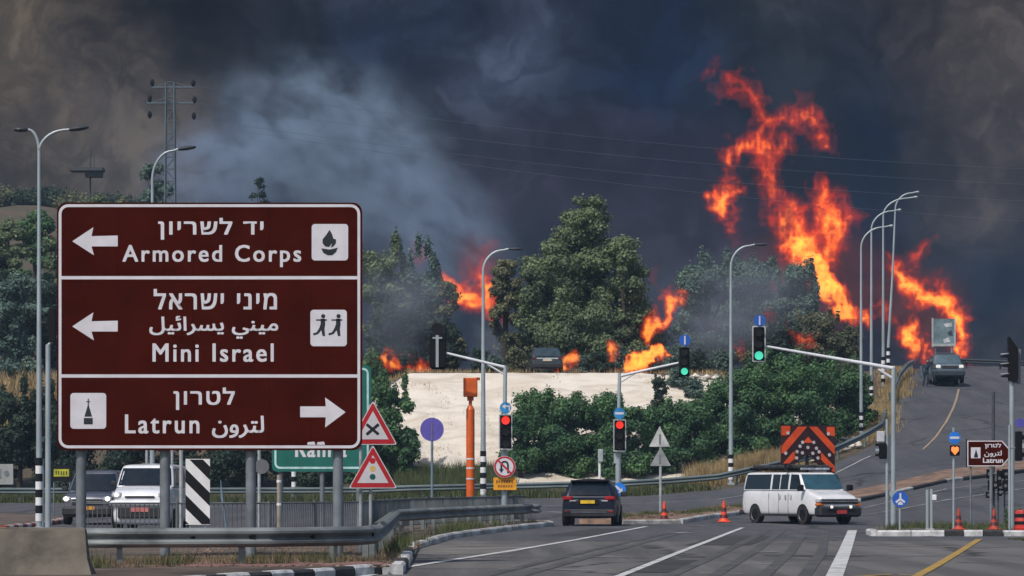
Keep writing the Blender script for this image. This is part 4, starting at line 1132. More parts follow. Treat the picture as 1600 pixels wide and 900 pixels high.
cone(1553, 105, .14, 'orange-red cone below the cluster of dark signal heads', M_CONED, .78)
f = Fr(1597, 103.4, .14)
t = thing('barrel', 'red drum with dark bands cut by the right edge of the picture', 'barrel', f.loc())
MB().lathe([(0, 0), (.22, 0), (.23, .08), (.2, .1), (.2, .28), (.19, .3), (.19, .5), (.17, .55), (0, .56)], n=18).build('drum', mat('barrel_red', (.5, .03, .02), .5), t, smooth=True)
for z in (.16, .36): MB().lathe([(.203, z), (.203, z + .09)], n=18).build('band', M_BLACK, t, smooth=True)
# ------------------------------------------------------------------ vehicles
def M_car(name, col, metal=0.0): return mat(name, col, .28, metal, .06, 1.5, coat=.6)
M_TRIM = mat('dark_trim_plastic', (.018, .018, .02), .55)
M_RIM = mat('wheel_rim', (.42, .42, .44), .35, .6, .05)
class Car:
    def __init__(s, name, label, cat, loc, rz, L, W, Ht, paint, zb, hood, yF, yFt, yR, yRt, wr=.80, wheel_r=.33, wb_=None, clear=.2, box=0.0, group=None):
        """forward = +y.  zb belt height, hood height at nose, yF/yFt windscreen base/top, yR/yRt rear window base/top"""
        s.t = thing(name, label, cat, loc, rz, group); s.L, s.W, s.H, s.zb = L, W, Ht, zb
        s.yF, s.yFt, s.yR, s.yRt = yF, yFt, yR, yRt; s.wb = W / 2 - .03; s.wr = W / 2 * wr; s.paint = paint; s.r = wheel_r; s.hood = hood
        f, r = L / 2, -L / 2; w = W / 2
        # lower body, lofted along the length
        st = [(r, clear + .18, zb - .12, .86), (r + .05, clear + .02, zb - .03, .96), (r + .35, clear, zb, 1), (yR + .3, clear, zb + .01, 1), (0, clear, zb, 1), (yF - .25, clear, zb, 1),
              (yF + .1, clear, zb - .01, .985), (f - .55, clear, hood + .06, .97), (f - .22, clear, hood, .93), (f - .06, clear + .03, hood - .09, .86), (f, clear + .14, hood - .22, .78)]
        vs = []; fs = []
        for (y, z0, z1, k) in st:
            h_ = z1 - z0
            half = [(w * k * .86, z0), (w * k * .97, z0 + .06), (w * k, z0 + h_ * .35), (w * k * .995, z0 + h_ * .62), (w * k * .965, z1 - .05), (w * k * .90, z1), (w * k * .45, z1 + .02)]
            ring_ = half + [(-x, z) for x, z in half[::-1]]
            vs += [(x, y, z) for x, z in ring_]
        n = 14
        for i in range(len(st) - 1):
            for k in range(n): fs.append((i * n + k, i * n + (k + 1) % n, (i + 1) * n + (k + 1) % n, (i + 1) * n + k))
        fs += [tuple(range(n)), tuple(range((len(st) - 1) * n, len(st) * n))]
        # cabin: rounded rectangles stacked upwards
        base = len(vs); T = [0, .25, .55, .82, .93, 1.0]; q = 0; m = 24
        for t in T:
            ww = s.width(t); y1, y0 = s.front(t), s.rear(t); rc = .16 if t < .9 else .2
            ins = 0 if t < .9 else (.025 if t < .99 else .12)
            z = zb - .02 + (Ht - zb) * (t if t < .9 else (.955 if t < .99 else 1.0))
            loop = rrect(-ww + ins, ww - ins, y0 + ins, y1 - ins, rc, 5)
            vs += [(x, y + (.05 * (1 - (x / ww) ** 2) if y > 0 else -.03 * (1 - (x / ww) ** 2)), z) for x, y in loop]
        for i in range(len(T) - 1):
            for k in range(m): fs.append((base + i * m + k, base + i * m + (k + 1) % m, base + (i + 1) * m + (k + 1) % m, base + (i + 1) * m + k))
        # crowned roof cap
        cidx = len(vs); vs.append((0, (yFt + yRt) / 2, Ht + .025)); o_ = base + (len(T) - 1) * m
        for k in range(m): fs.append((o_ + k, o_ + (k + 1) % m, cidx))
        s.body = MB().add(vs, fs).build('body', paint, s.t, smooth=60)
        sb = s.body.modifiers.new('rounding', 'SUBSURF'); sb.levels = 1; sb.render_levels = 2
        for sx_ in (-1, 1):
            for yy in ((wb_ or L * .29), -(wb_ or L * .29)): s.wheel(sx_, yy)
    def width(s, t): return s.wb + (s.wr - s.wb) * t ** 1.3
    def front(s, t): return s.yF + (s.yFt - s.yF) * t
    def rear(s, t): return s.yR + (s.yRt - s.yR) * t ** 1.2
    def zt(s, t): return s.zb - .02 + (s.H - s.zb) * t
    def wheel(s, sx_, y):
        w = s.W / 2; r = s.r
        MB().lathe([(0, w - .0), (r * 1.05, w - .0), (r * 1.05, w + .005), (0, w + .005)] if sx_ > 0 else [(0, -w), (r * 1.05, -w), (r * 1.05, -w - .005), (0, -w - .005)], (0, y, r + .02), 'x', 22).build('arch_shade_disc', M_BLACK, s.t)  # flat black disc on the body stands in for the shaded arch hollow
        x0, x1 = (w - .2, w + .015) if sx_ > 0 else (-w - .015, -w + .2); xo = x1 if sx_ > 0 else x0
        wl = MB().lathe([(r * .6, x0), (r * .94, x0), (r, x0 + .03), (r, x1 - .03), (r * .94, x1), (r * .62, x1)], (0, y, r), 'x', 24).build('wheel', M_RUB, s.t, smooth=40)
        d = .03 * sx_
        rm = MB().lathe([(r * .63, xo), (r * .58, xo - d), (r * .2, xo - d * .4), (0, xo - d * .4)], (0, y, r), 'x', 20).build('rim', M_RIM, wl, smooth=40)
    def glass(s, end, name, a=.88, t0=.10, t1=.86, m=None):
        vs = []; N, K = 8, 4; sgn = 1 if end == 'front' else -1
        for j in range(K + 1):
            t = t0 + (t1 - t0) * j / K
            for i in range(N + 1):
                u = -1 + 2 * i / N; ww = s.width(t); x = u * a * ww
                y = (s.front(t) + .05 * (1 - (x / ww) ** 2)) if end == 'front' else (s.rear(t) - .03 * (1 - (x / ww) ** 2))
                edge = max(0, abs(x) - (ww - .16)); y -= sgn * (.16 - math.sqrt(max(0, .16 ** 2 - edge ** 2)))
                vs.append((x, y + sgn * .014, s.zt(t)))
        fs = [(j * (N + 1) + i, j * (N + 1) + i + 1, (j + 1) * (N + 1) + i + 1, (j + 1) * (N + 1) + i) for j in range(K) for i in range(N)]
        return MB().add(vs, fs).build(name, m or M_GLASS, s.t, smooth=40)
    def side(s, pts, name='side_window', m=None, both=True):
        for sx_ in ((-1, 1) if both else (1,)):
            vs = [(sx_ * (s.width(t) + .008), y, s.zt(t)) for y, t in pts] + [(sx_ * (s.width(t) - .01), y, s.zt(t)) for y, t in pts]; n = len(pts)
            MB().add(vs, [tuple(range(n))] + [(i, (i + 1) % n, n + (i + 1) % n, n + i) for i in range(n)]).build(name, m or M_GLASS, s.t)
    def bx(s, name, x0, x1, y0, y1, z0, z1, m, bev=.01, par=None):
        return MB().box(x0, x1, y0, y1, z0, z1, bev=bev).build(name, m, par or s.t)
    def mirrors(s, y, z, m=None, sz=1.0):
        for sx_ in (-1, 1):
            x = sx_ * (s.W / 2 + .1 * sz); s.bx('wing_mirror', x - .1 * sz, x + .1 * sz, y - .05, y + .07, z, z + .17 * sz, m or M_TRIM, .03)

# black SUV seen from behind
P_NAVY = mat('paint_near_black', (.003, .006, .020), .4, 0, .06, 1.5, coat=.2, spec=.3)
c = Car('suv', 'near-black SUV seen from behind, waiting at the red light', 'car', (wx(926, 127.2), 127.2, 0), -R(4.5), 4.45, 1.78, 1.53, P_NAVY, .93, .86, .95, .35, -2.05, -1.6, .68, .33, clear=.24)
c.glass('rear', 'rear_window', .80, .16, .80); c.glass('front', 'windscreen')
c.side([(.78, .08), (.34, .84), (-.35, .86), (-.35, .06)]); c.side([(-.42, .06), (-.42, .86), (-1.2, .82), (-1.45, .06)])
r = -c.L / 2
c.bx('rear_spoiler', -.62, .62, -1.84, -1.45, 1.45, 1.50, M_BLACK, .015)
for s_ in (-1, 1):
    tl = c.bx('tail_light', min(s_ * .52, s_ * .86), max(s_ * .52, s_ * .86), r - .03, r + .22, .84, .97, M_TAIL, .03)
    c.bx('reflector', min(s_ * .42, s_ * .62), max(s_ * .42, s_ * .62), r - .035, r + .03, .80, .835, mat('pale_reflector', (.5, .46, .5), .3), .008)
    MB().box(s_ * .52 - .03, s_ * .52 + .03, -1.3, .2, 1.535, 1.565).build('roof_rail', M_BLACK, c.t)
c.bx('licence_plate', -.27, .20, r - .045, r - .01, .73, .84, M_PLATE_Y, .005)
c.bx('plate_recess', -.34, .34, r - .028, r + .02, .70, .88, M_BLACK, .01)
c.bx('rear_bumper', -.86, .86, r - .07, r + .25, .28, .55, M_TRIM, .05)
c.bx('bumper_lip', -.58, .58, r - .085, r - .06, .43, .47, mat('grey_trim', (.09, .1, .12), .4), .005)
for s_ in (-1, 1): c.bx('fog_reflector', s_ * .72 - .07, s_ * .72 + .07, r - .082, r - .06, .45, .50, M_TAIL, .005)
c.mirrors(.75, .95)

# white passenger van with arrow board
P_WHITE = M_car('paint_white_van', (.66, .66, .68))
c = Car('passenger_van', 'white passenger van with dirty flanks carrying an orange chevron arrow board on its roof', 'van', (wx(1250, 130.8), 130.8, 0), R(180 + 28.5), 4.9, 1.74, 1.79, P_WHITE, 1.17, 1.0, 1.56, 1.08, -2.38, -2.30, .86, .33, 1.50, clear=.28)
van = c; f_, r = c.L / 2, -c.L / 2
c.glass('front', 'windscreen', .90, .08, .88, mat('windscreen_teal_glass', (.025, .075, .10), .1, 0, .2, 1.5, spec=.9)); c.glass('rear', 'rear_window', .8, .12, .85)
c.side([(1.40, .06), (1.10, .86), (.66, .88), (.66, .06)])
c.side([(.54, .06), (.54, .87), (.06, .87), (.06, .06)]); c.side([(-.0, .06), (-.0, .87), (-.46, .87), (-.46, .06)]); c.side([(-.58, .06), (-.58, .88), (-2.12, .86), (-2.20, .06)])
c.mirrors(1.55, 1.14, M_BLACK, 1.2)
c.bx('grille', -.74, .74, f_ - .02, f_ + .025, .70, .86, M_TRIM, .02)
MB().box(-.78, .78, f_ + .0, f_ + .035, .775, .80).build('grille_bar', M_CHROME, c.t)
for s_ in (-1, 1):
    c.bx('headlight', min(s_ * .60, s_ * .86), max(s_ * .60, s_ * .86), f_ - .22, f_ + .012, .74, .87, M_HEADOFF, .03)
    c.bx('indicator', min(s_ * .62, s_ * .87), max(s_ * .62, s_ * .87), f_ - .20, f_ + .014, .64, .72, mat('indicator_orange', (.65, .16, .02), .3), .02)
    MB().disc(s_ * .38, 0.60, .055, 0, .02).build('fog_lamp', mat('fog_lamp_lit', (.9, .85, .75), .3, emit=.6), c.t, loc=(0, f_ + .09, 0))
c.bx('front_bumper', -.85, .85, f_ - .30, f_ + .10, .26, .62, M_TRIM, .07)
c.bx('push_bar', -.55, .55, f_ + .09, f_ + .13, .48, .53, M_BLACK, .01)
c.bx('licence_plate', -.2, .2, f_ + .132, f_ + .145, .37, .49, M_PLATE_R, .004)
c.bx('rear_bumper', -.86, .86, r - .10, r + .12, .32, .48, M_TRIM, .03)
for sx_ in (1, -1):
    for yy in (.60, -.62, .0):
        MB().box(min(sx_ * (c.W / 2 - .004), sx_ * (c.W / 2 + .002)), max(sx_ * (c.W / 2 - .004), sx_ * (c.W / 2 + .002)), yy - .008, yy + .008, .36, 1.06).build('door_seam', M_POST, c.t)
    for yy in (.78, .44, .08): c.bx('door_handle', min(sx_ * c.W / 2, sx_ * (c.W / 2 + .03)), max(sx_ * c.W / 2, sx_ * (c.W / 2 + .03)), yy - .03, yy + .04, .86, 1.0, M_BBW, .008)
    MB().box(min(sx_ * (c.W / 2 - .002), sx_ * (c.W / 2 + .012)), max(sx_ * (c.W / 2 - .002), sx_ * (c.W / 2 + .012)), -1.2, 1.2, .28, .35).build('sill_trim', M_TRIM, c.t)
rack = MB()
for yy in np.linspace(-2.1, .9, 6): rack.box(-.68, .68, yy - .025, yy + .025, 1.82, 1.87)
for s_ in (-.66, .66): rack.tube([(s_, -2.1, 1.90), (s_, 1.0, 1.90)], .03, 6)
rack.build('roof_rack', M_BLACK, c.t)
c.bx('rack_load', -.62, .62, -2.05, .9, 1.875, 2.01, mat('dark_tarp', (.03, .032, .036), .8, 0, .4, 5), .03)
for i in range(4): c.bx('beacon', -.5 + i * .3, -.3 + i * .3, 1.0 - .08, 1.0 + .08, 1.84, 1.91, mat('beacon_pale', (.35, .38, .45), .3), .01)
# arrow board
bd = MB(); S_ = 1.0 / 46.2 / cos(R(28.5)) * 1.0
def bp(u, v): return ((512 - u) / 8.18 * S_ * -1.0, (740 - v) / 8.18 / 46.0 + 1.74)
A = [(152, 130), (872, 130), (872, 765), (800, 740), (660, 640), (512, 488), (345, 618), (262, 640), (152, 640)]
def flip(pts): return [(-x, z) for x, z in pts]
ab = MB().plate(flip([bp(*p) for p in A]), .02, .06).build('arrow_board', mat('board_black_red', (.035, .008, .010), .6), c.t)
ab.location = (0, .45, 0)
def stripe(pts, m=M_ORG2, name='stripe', y=.066): return MB().plate(flip([bp(*p) for p in pts]), y - .004, y).build(name, m, ab)
for pts in ([(155, 400), (375, 150), (497, 150), (200, 485), (155, 490)], [(523, 150), (632, 150), (868, 395), (868, 505), (840, 480)], [(178, 620), (312, 468), (335, 470), (335, 555), (262, 618)],
            [(680, 470), (868, 655), (868, 735), (840, 722), (684, 570)], [(440, 355), (512, 278), (580, 355)], [(155, 142), (272, 142), (272, 215), (225, 262), (155, 262)], [(762, 150), (870, 150), (870, 270), (800, 262), (762, 215)]): stripe(pts)
ML = mat('board_lamp', (.62, .56, .56), .3, 0, .1)
for (u, v) in ((435, 350), (585, 350), (505, 415), (432, 485), (572, 490), (360, 470), (355, 550), (640, 550), (210, 490), (795, 510), (400, 400), (620, 425), (655, 470), (240, 232), (780, 240)):
    x, z = bp(u, v); MB().disc(-x, z, .058, .068, .085, 14).build('lamp', ML, ab)
MB().box(-.9, -.84, -.04, .02, 1.76, 3.1).build('board_frame', M_TRIM, ab)
MB().box(.84, .9, -.04, .02, 1.76, 3.1).build('board_frame', M_TRIM, ab)
MB().box(-.05, .05, -.04, .02, 1.76, 2.7).build('board_frame', M_TRIM, ab)

# oncoming white van behind the brown sign
P_W2 = M_car('paint_white_clean', (.70, .71, .73))
c = Car('panel_van', 'white small van coming towards the camera with headlights, under the brown sign', 'van', (wx(237, 110.5), 110.5, 0), R(176.5), 4.4, 1.72, 1.96, P_W2, 1.33, 1.20, 1.30, .78, -2.1, -2.0, .84, .33, clear=.22)
f_ = c.L / 2
c.glass('front', 'windscreen', .92, .06, .84); c.glass('rear', 'rear_window')
c.side([(1.02, .08), (.66, .82), (-.1, .84), (-.1, .06)]); c.side([(-.2, .08), (-.2, .84), (-1.2, .84), (-1.2, .08)])
c.bx('grille', -.42, .42, f_ - .03, f_ + .02, 1.0, 1.05, M_TRIM, .01); c.bx('lower_grille', -.62, .62, f_ - .05, f_ + .06, .42, .74, M_TRIM, .03)
c.bx('front_bumper', -.86, .86, f_ - .28, f_ + .05, .75, .92, P_W2, .05)
for s_ in (-1, 1):
    hl = c.bx('headlight', min(s_ * .52, s_ * .80), max(s_ * .52, s_ * .80), f_ - .22, f_ + .012, 1.0, 1.16, M_HEADOFF, .04)
    MB().disc(s_ * .66, 1.08, .055, 0, .02, 12).build('bulb', M_HEAD if s_ > 0 else mat('headlight_dim', (.9, .9, .88), .3, emit=.7), hl, loc=(0, f_ + .014, 0))
c.bx('licence_plate', -.26, .26, f_ + .062, f_ + .075, .60, .72, mat('plate_faded_red', (.55, .16, .15), .5), .004)
c.mirrors(1.0, 1.34, M_TRIM, .8)
for y0_ in (.28, -.28): MB().tube([(y0_ - .02, 1.33, 1.25), (y0_ + .25, 1.24, 1.34)], .008, 5).build('wiper', M_BLACK, c.t)
# oncoming dark car to its left
P_GREY = M_car('paint_dark_grey_blue', (.10, .105, .13), .3)
c = Car('suv', 'dark grey car with bright headlights coming on left of the white van', 'car', (wx(154, 130.5), 130.5, 0), R(176), 4.4, 1.80, 1.84, P_GREY, 1.12, 1.02, 1.0, .45, -2.05, -1.7, .80, .35, clear=.24)
f_ = c.L / 2
c.glass('front', 'windscreen', .90, .06, .84); c.glass('rear', 'rear_window')
c.side([(.85, .08), (.4, .84), (-.3, .86), (-.3, .06)]); c.side([(-.38, .06), (-.38, .86), (-1.3, .82), (-1.5, .06)])
c.bx('grille', -.5, .5, f_ - .04, f_ + .02, .66, .86, M_TRIM, .02); c.bx('front_bumper', -.84, .84, f_ - .25, f_ + .06, .30, .60, M_TRIM, .06)
MB().box(-.5, .5, f_ + .018, f_ + .028, .77, .79).build('grille_bar', M_CHROME, c.t)
for s_ in (-1, 1):
    hl = c.bx('headlight', min(s_ * .55, s_ * .82), max(s_ * .55, s_ * .82), f_ - .24, f_ + .010, .80, .94, M_HEADOFF, .03)
    MB().disc(s_ * .70, .87, .075, 0, .02, 12).build('bulb', M_HEAD, hl, loc=(0, f_ + .012, 0))
c.bx('licence_plate', -.27, .27, f_ + .062, f_ + .075, .50, .62, mat('plate_orange', (.55, .24, .03), .5), .004)
c.mirrors(.8, 1.12)
# car on the hill road
P_SB = M_car('paint_silver_blue', (.10, .14, .165), .4)
fy = 236.5
c = Car('suv', 'silver-blue off-road car stopped near the top of the hill road, facing down', 'car', (wx(1477, fy), fy, h(wx(1477, fy), fy)), R(181), 4.5, 1.86, 1.88, P_SB, 1.22, 1.16, 1.1, .72, -2.1, -1.95, .86, .37, clear=.3)
c.t.rotation_euler = (R(-3.8) * -1, 0, R(181)); f_ = c.L / 2
c.glass('front', 'windscreen', .90, .06, .88, mat('windscreen_pale', (.07, .11, .13), .15, 0, .1, spec=.8)); c.glass('rear', 'rear_window')
c.side([(.92, .08), (.62, .84), (-.2, .86), (-.2, .06)]); c.side([(-.3, .06), (-.3, .86), (-1.6, .82), (-1.7, .06)])
c.bx('grille', -.52, .52, f_ - .04, f_ + .02, .80, 1.0, M_TRIM, .02); c.bx('front_bumper', -.92, .92, f_ - .2, f_ + .12, .34, .66, mat('bumper_blue_black', (.015, .022, .035), .6), .06)
c.bx('chrome_trim', -.5, .5, f_ + .0, f_ + .03, .99, 1.05, M_CHROME, .01); c.bx('bumper_step', -.88, .88, f_ - .02, f_ + .07, .66, .72, P_SB, .01)
for s_ in (-1, 1):
    hl = c.bx('headlight', min(s_ * .56, s_ * .84), max(s_ * .56, s_ * .84), f_ - .2, f_ + .012, .84, 1.04, mat('headlight_bright_glass', (.75, .76, .7), .3, emit=.35), .03)
c.mirrors(.9, 1.22); c.bx('roof_rack', -.6, .6, -1.2, .5, 1.89, 1.95, P_SB, .02)
c.bx('open_door', .93, 1.62, .42, .50, .45, 1.15, P_SB, .02); 
hillcar = c
# car on top of the bank
P_DB = M_car('paint_dark_blue_grey', (.035, .05, .062), .3)
fy = 215.6
c = Car('hatchback', 'dark blue hatchback parked on top of the pale bank, seen from behind', 'car', (wx(851, fy), fy, h(wx(851, fy), fy) + .10), R(4), 4.0, 1.80, 1.42, P_DB, .86, .8, .9, .3, -1.85, -1.35, .74, .30, clear=.2)
r = -c.L / 2
c.glass('rear', 'rear_window', .84, .1, .86, mat('dusky_glass', (.03, .05, .06), .2)); c.glass('front', 'windscreen')
c.side([(.72, .08), (.28, .84), (-.3, .86), (-.3, .06)]); c.side([(-.38, .06), (-.38, .86), (-1.0, .82), (-1.3, .06)])
c.bx('licence_plate', -.26, .26, r - .03, r - .005, .62, .73, mat('plate_cream', (.6, .5, .35), .5), .004)
c.bx('tailgate_trim', -.6, .6, r - .02, r + .06, .73, .80, mat('pale_trim', (.45, .5, .5), .4), .01)
c.bx('rear_bumper', -.86, .86, r - .07, r + .2, .25, .50, M_TRIM, .05)
for s_ in (-1, 1): c.bx('tail_light', min(s_ * .60, s_ * .82), max(s_ * .60, s_ * .82), r - .02, r + .2, .70, .84, mat('tail_light_dull', (.10, .01, .012), .3), .02)
c.mirrors(.7, .88)

# ------------------------------------------------------------------ person beside the car on the hill
fy = 233.5; X0 = wx(1447.5, fy); Z0 = h(X0, fy)
def person():
    t = thing('person', 'person in dark clothes standing at the open door of the hill car', 'person', (X0, fy, Z0))
    J = {'pel': (0, 0, .90), 'ch': (.03, -.02, 1.28), 'nk': (.05, -.04, 1.44), 'hd': (.06, -.05, 1.56), 'top': (.06, -.05, 1.66),
         'hl': (-.09, 0, .86), 'kl': (-.13, -.05, .48), 'al': (-.20, .02, .09), 'tl': (-.20, -.14, .04), 'hr': (.09, 0, .86), 'kr': (.10, -.08, .48), 'ar': (.05, .0, .09), 'tr': (.06, -.16, .04),
         'sl': (-.17, -.02, 1.36), 'el': (-.24, -.03, 1.08), 'wl': (-.20, -.16, .86), 'sr': (.21, -.03, 1.36), 'er': (.33, -.08, 1.14), 'wr': (.45, -.18, 1.16)}
    E_ = [('pel', 'ch'), ('ch', 'nk'), ('nk', 'hd'), ('hd', 'top'), ('pel', 'hl'), ('hl', 'kl'), ('kl', 'al'), ('al', 'tl'), ('pel', 'hr'), ('hr', 'kr'), ('kr', 'ar'), ('ar', 'tr'), ('ch', 'sl'), ('sl', 'el'), ('el', 'wl'), ('ch', 'sr'), ('sr', 'er'), ('er', 'wr')]
    rad = {'pel': .15, 'ch': .16, 'nk': .06, 'hd': .095, 'top': .06, 'hl': .10, 'kl': .065, 'al': .045, 'tl': .04, 'hr': .10, 'kr': .065, 'ar': .045, 'tr': .04, 'sl': .065, 'el': .045, 'wl': .032, 'sr': .065, 'er': .045, 'wr': .032}
    E_ = list(E_)
    for s_, w0, dr in (('l', Vector(J['wl']), Vector((.02, -.06, -.9)).normalized()), ('r', Vector(J['wr']), Vector((.9, -.3, -.05)).normalized())):
        pm = w0 + dr * .07; J['p' + s_] = tuple(pm); rad['p' + s_] = .03; E_.append(('w' + s_, 'p' + s_))
        sd_ = dr.cross(Vector((0, 1, .2))).normalized()
        for i in range(4):
            a = pm + dr * .06 + sd_ * (i - 1.5) * .022; J[f'f{s_}{i}'] = tuple(a); rad[f'f{s_}{i}'] = .009; E_.append(('p' + s_, f'f{s_}{i}'))
        J['th' + s_] = tuple(w0 + dr * .06 + sd_ * .06); rad['th' + s_] = .011; E_.append(('p' + s_, 'th' + s_))
    K = list(J); me = bpy.data.meshes.new('body'); me.from_pydata([J[k] for k in K], [(K.index(a), K.index(b)) for a, b in E_], [])
    o = bpy.data.objects.new('body', me); COL.objects.link(o); o.parent = t
    sk = o.modifiers.new('skin', 'SKIN')
    lay = me.skin_vertices[0].data if me.skin_vertices else None
    if lay is None:
        bpy.context.view_layer.objects.active = o
        import bmesh
        bm = bmesh.new(); bm.from_mesh(me); bm.verts.layers.skin.verify(); bm.to_mesh(me); bm.free(); lay = me.skin_vertices[0].data
    for i, k in enumerate(K): lay[i].radius = (rad[k], rad[k] * (.72 if k in ('pel', 'ch') else 1)); lay[i].use_root = (k == 'pel')
    sb = o.modifiers.new('smooth', 'SUBSURF'); sb.levels = 1; sb.render_levels = 1
    me.materials.append(mat('dark_clothes', (.015, .025, .045), .85, 0, .2, 4))
    hm = MB(); vs = []
    for i in range(7):
        for j in range(12):
            th = pi * i / 6 * .62; ph = 2 * pi * j / 12
            vs.append((.06 + .088 * sin(th) * cos(ph), -.035 + .10 * sin(th) * sin(ph), 1.585 + .105 * cos(th)))
    hm.add(vs, [(i * 12 + j, i * 12 + (j + 1) % 12, (i + 1) * 12 + (j + 1) % 12, (i + 1) * 12 + j) for i in range(6) for j in range(12)]).build('hair', M_BLACK, t, smooth=60)
    fc = MB().lathe([(.0, -.088), (.05, -.075), (.075, -.02), (.075, .02), (.05, .07), (0, .085)], (.06, -.085, 1.565), 'z', 12).build('face', mat('skin', (.28, .16, .11), .6), t, smooth=60)
    for s_ in (-1, 1): MB().disc(.06 + s_ * .028, 1.575, .009, -.164, -.155, 8).build('eye', M_BLACK, fc)
    MB().box(.05, .07, -.178, -.155, 1.535, 1.57, bev=.006).build('nose', MATS['skin'], fc); MB().box(.04, .08, -.163, -.15, 1.508, 1.516).build('mouth', mat('lips', (.2, .07, .06), .6), fc)
person()

# ------------------------------------------------------------------ billboard on the crest
f = Fr(1474, 262, 0)
t = thing('billboard', 'pale blue-grey billboard on a post at the crest of the hill road, flames behind', 'billboard', f.loc())
MB().box(f.x(1457), f.x(1492), 0, .12, f.z(541), f.z(498)).build('board', mat('billboard_blue_grey', (.14, .20, .22), .6, 0, .25, 1.2), t)
MB().box(f.x(1456), f.x(1458.6), -.06, .14, f.z(542), f.z(497)).build('frame_post', mat('pale_frame', (.36, .37, .37), .6), t)
MB().box(f.x(1490.6), f.x(1493.2), -.06, .14, f.z(542), f.z(497)).build('frame_post', MATS['pale_frame'], t)
MB().box(f.x(1458.6), f.x(1490.6), -.03, -.005, f.z(541), f.z(537)).build('lower_strip', MATS['pale_frame'], t)
im = mat('billboard_patch_white', (.5, .52, .53), .6, 0, .2, 3)
MB().plate([f.pt(1474, 506), f.pt(1487, 504), f.pt(1488, 510), f.pt(1478, 511)], -.014, -.004).build('printed_patch', im, t)
MB().plate([f.pt(1474, 530), f.pt(1482, 527), f.pt(1485, 534), f.pt(1475, 536)], -.014, -.004).build('printed_patch', im, t)
MB().plate([f.pt(1480, 519), f.pt(1487, 516), f.pt(1489, 525), f.pt(1482, 524)], -.014, -.004).build('printed_patch', mat('billboard_patch_dark', (.03, .05, .08), .6), t)
MB().tube([(f.x(1488), .1, -.2), (f.x(1488), .1, f.z(541))], .09, 8).tube([(f.x(1462), .1, -.2), (f.x(1462), .1, f.z(541))], .05, 8).build('post', M_POST, t)

# ------------------------------------------------------------------ pylon, wires, mast platform
M_PY = mat('pylon_steel', (.09, .12, .14), .6, .2, .15, .5)
f = Fr(266, 320, 0); f.Z = h(f.X, f.d)
t = thing('power_pylon', 'slim lattice power pylon with two crossarms rising behind the brown sign', 'pylon', f.loc())
zt = f.z(130); lat = MB(); wv_ = lambda z: .50 - .16 * z / zt
for sx_ in (-1, 1):
    for sy_ in (-1, 1): lat.tube([(sx_ * wv_(0), sy_ * wv_(0), -.5), (sx_ * wv_(zt), sy_ * wv_(zt), zt)], .07, 5)
z = 0.0; k = 0
lat.build('leg', M_PY, t); br_ = MB()
while z < zt - 1:
    a, b = wv_(z), wv_(z + 1.0); s_ = 1 if k % 2 else -1
    for sy_ in (-1, 1):
        br_.tube([(-a * s_, sy_ * a, z), (b * s_, sy_ * b, z + 1.0)], .032, 4); br_.tube([(-a, sy_ * a, z), (a, sy_ * a, z)], .025, 4)
        br_.tube([(sy_ * a, -a * s_, z), (sy_ * b, b * s_, z + 1.0)], .032, 4)
    z += 1.0; k += 1
br_.build('brace', M_PY, t)['kind'] = 'stuff'
t.children[0]['kind'] = 'stuff'
for (py, a, b) in ((136.5, 237, 303), (161, 229, 307)):
    zz = f.z(py); MB().tube([(f.x(a), 0, zz), (f.x(b), 0, zz)], .09, 5).tube([(f.x(a) * .9, 0, zz), (0, 0, zz + .5)], .03, 4).tube([(f.x(b) * .9, 0, zz), (0, 0, zz + .5)], .03, 4).build('crossarm', M_PY, t)
INS = [(238, 129), (302, 130), (234, 154), (304, 156), (234, 179), (303, 181)]
for (px, py) in INS: MB().lathe([(0, -.32), (.09, -.3), (.17, -.12), (.19, .0), (.17, .14), (.08, .28), (0, .3)], (f.x(px), 0, f.z(py)), 'z', 10).build('insulator', M_HB, t, smooth=60)
for (px, py) in INS[4:]: MB().tube([(f.x(px), 0, f.z(py)), (f.x(px), 0, f.z(161))], .02, 4).build('hanger', M_PY, t)
M_WIRE = mat('wire_aluminium', (.12, .13, .16), .5, .2, .05)
def wire(pts, label, r=.009):
    """pts (px, py, depth): a sagging conductor"""
    P_ = [Vector((wx(a, d), d, wz(b, d))) for a, b, d in pts]; path = []
    for p, q in zip(P_[:-1], P_[1:]):
        for i in range(40):
            tt = i / 40; v = p.lerp(q, tt); v.z -= 4 * 1.1 * tt * (1 - tt); path.append(v)
    path.append(P_[-1]); o_ = path[0].copy(); ob = MB().tube([p - o_ for p in path], r, 4).build('power_line', M_WIRE); ob.location = o_
    return tag(ob, label, 'power line', 'power lines crossing the smoke')
wire([(302, 134, 320), (1700, 268, 330)], 'topmost power line running right from the top of the pylon')
wire([(304, 160, 320), (1700, 292, 330)], 'second power line from the top, leaving the lower crossarm')
wire([(303, 185, 320), (1700, 318, 330)], 'third power line from the top, leaving the hanging insulator')
wire([(234, 181, 320), (1700, 352, 330)], 'lowest power line, sagging in front of the big flames')
f = Fr(141, 330, 0)
t = thing('mast_platform', 'dark mast with a flat platform in the haze above the brown sign', 'mast', f.loc())
md_ = mat('hazy_dark_steel', (.05, .055, .06), .8)
MB().tube([(0, 0, -.2), (0, 0, f.z(235))], .07, 6).build('pole', md_, t)
MB().box(f.x(110), f.x(162), -1.2, 1.2, f.z(268), f.z(263)).box(f.x(134), f.x(160), -.8, .8, f.z(277), f.z(268.3)).build('platform', md_, t)
MB().tube([(f.x(147), 0, f.z(262)), (f.x(147), 0, f.z(242))], .04, 5).build('aerial', md_, t)

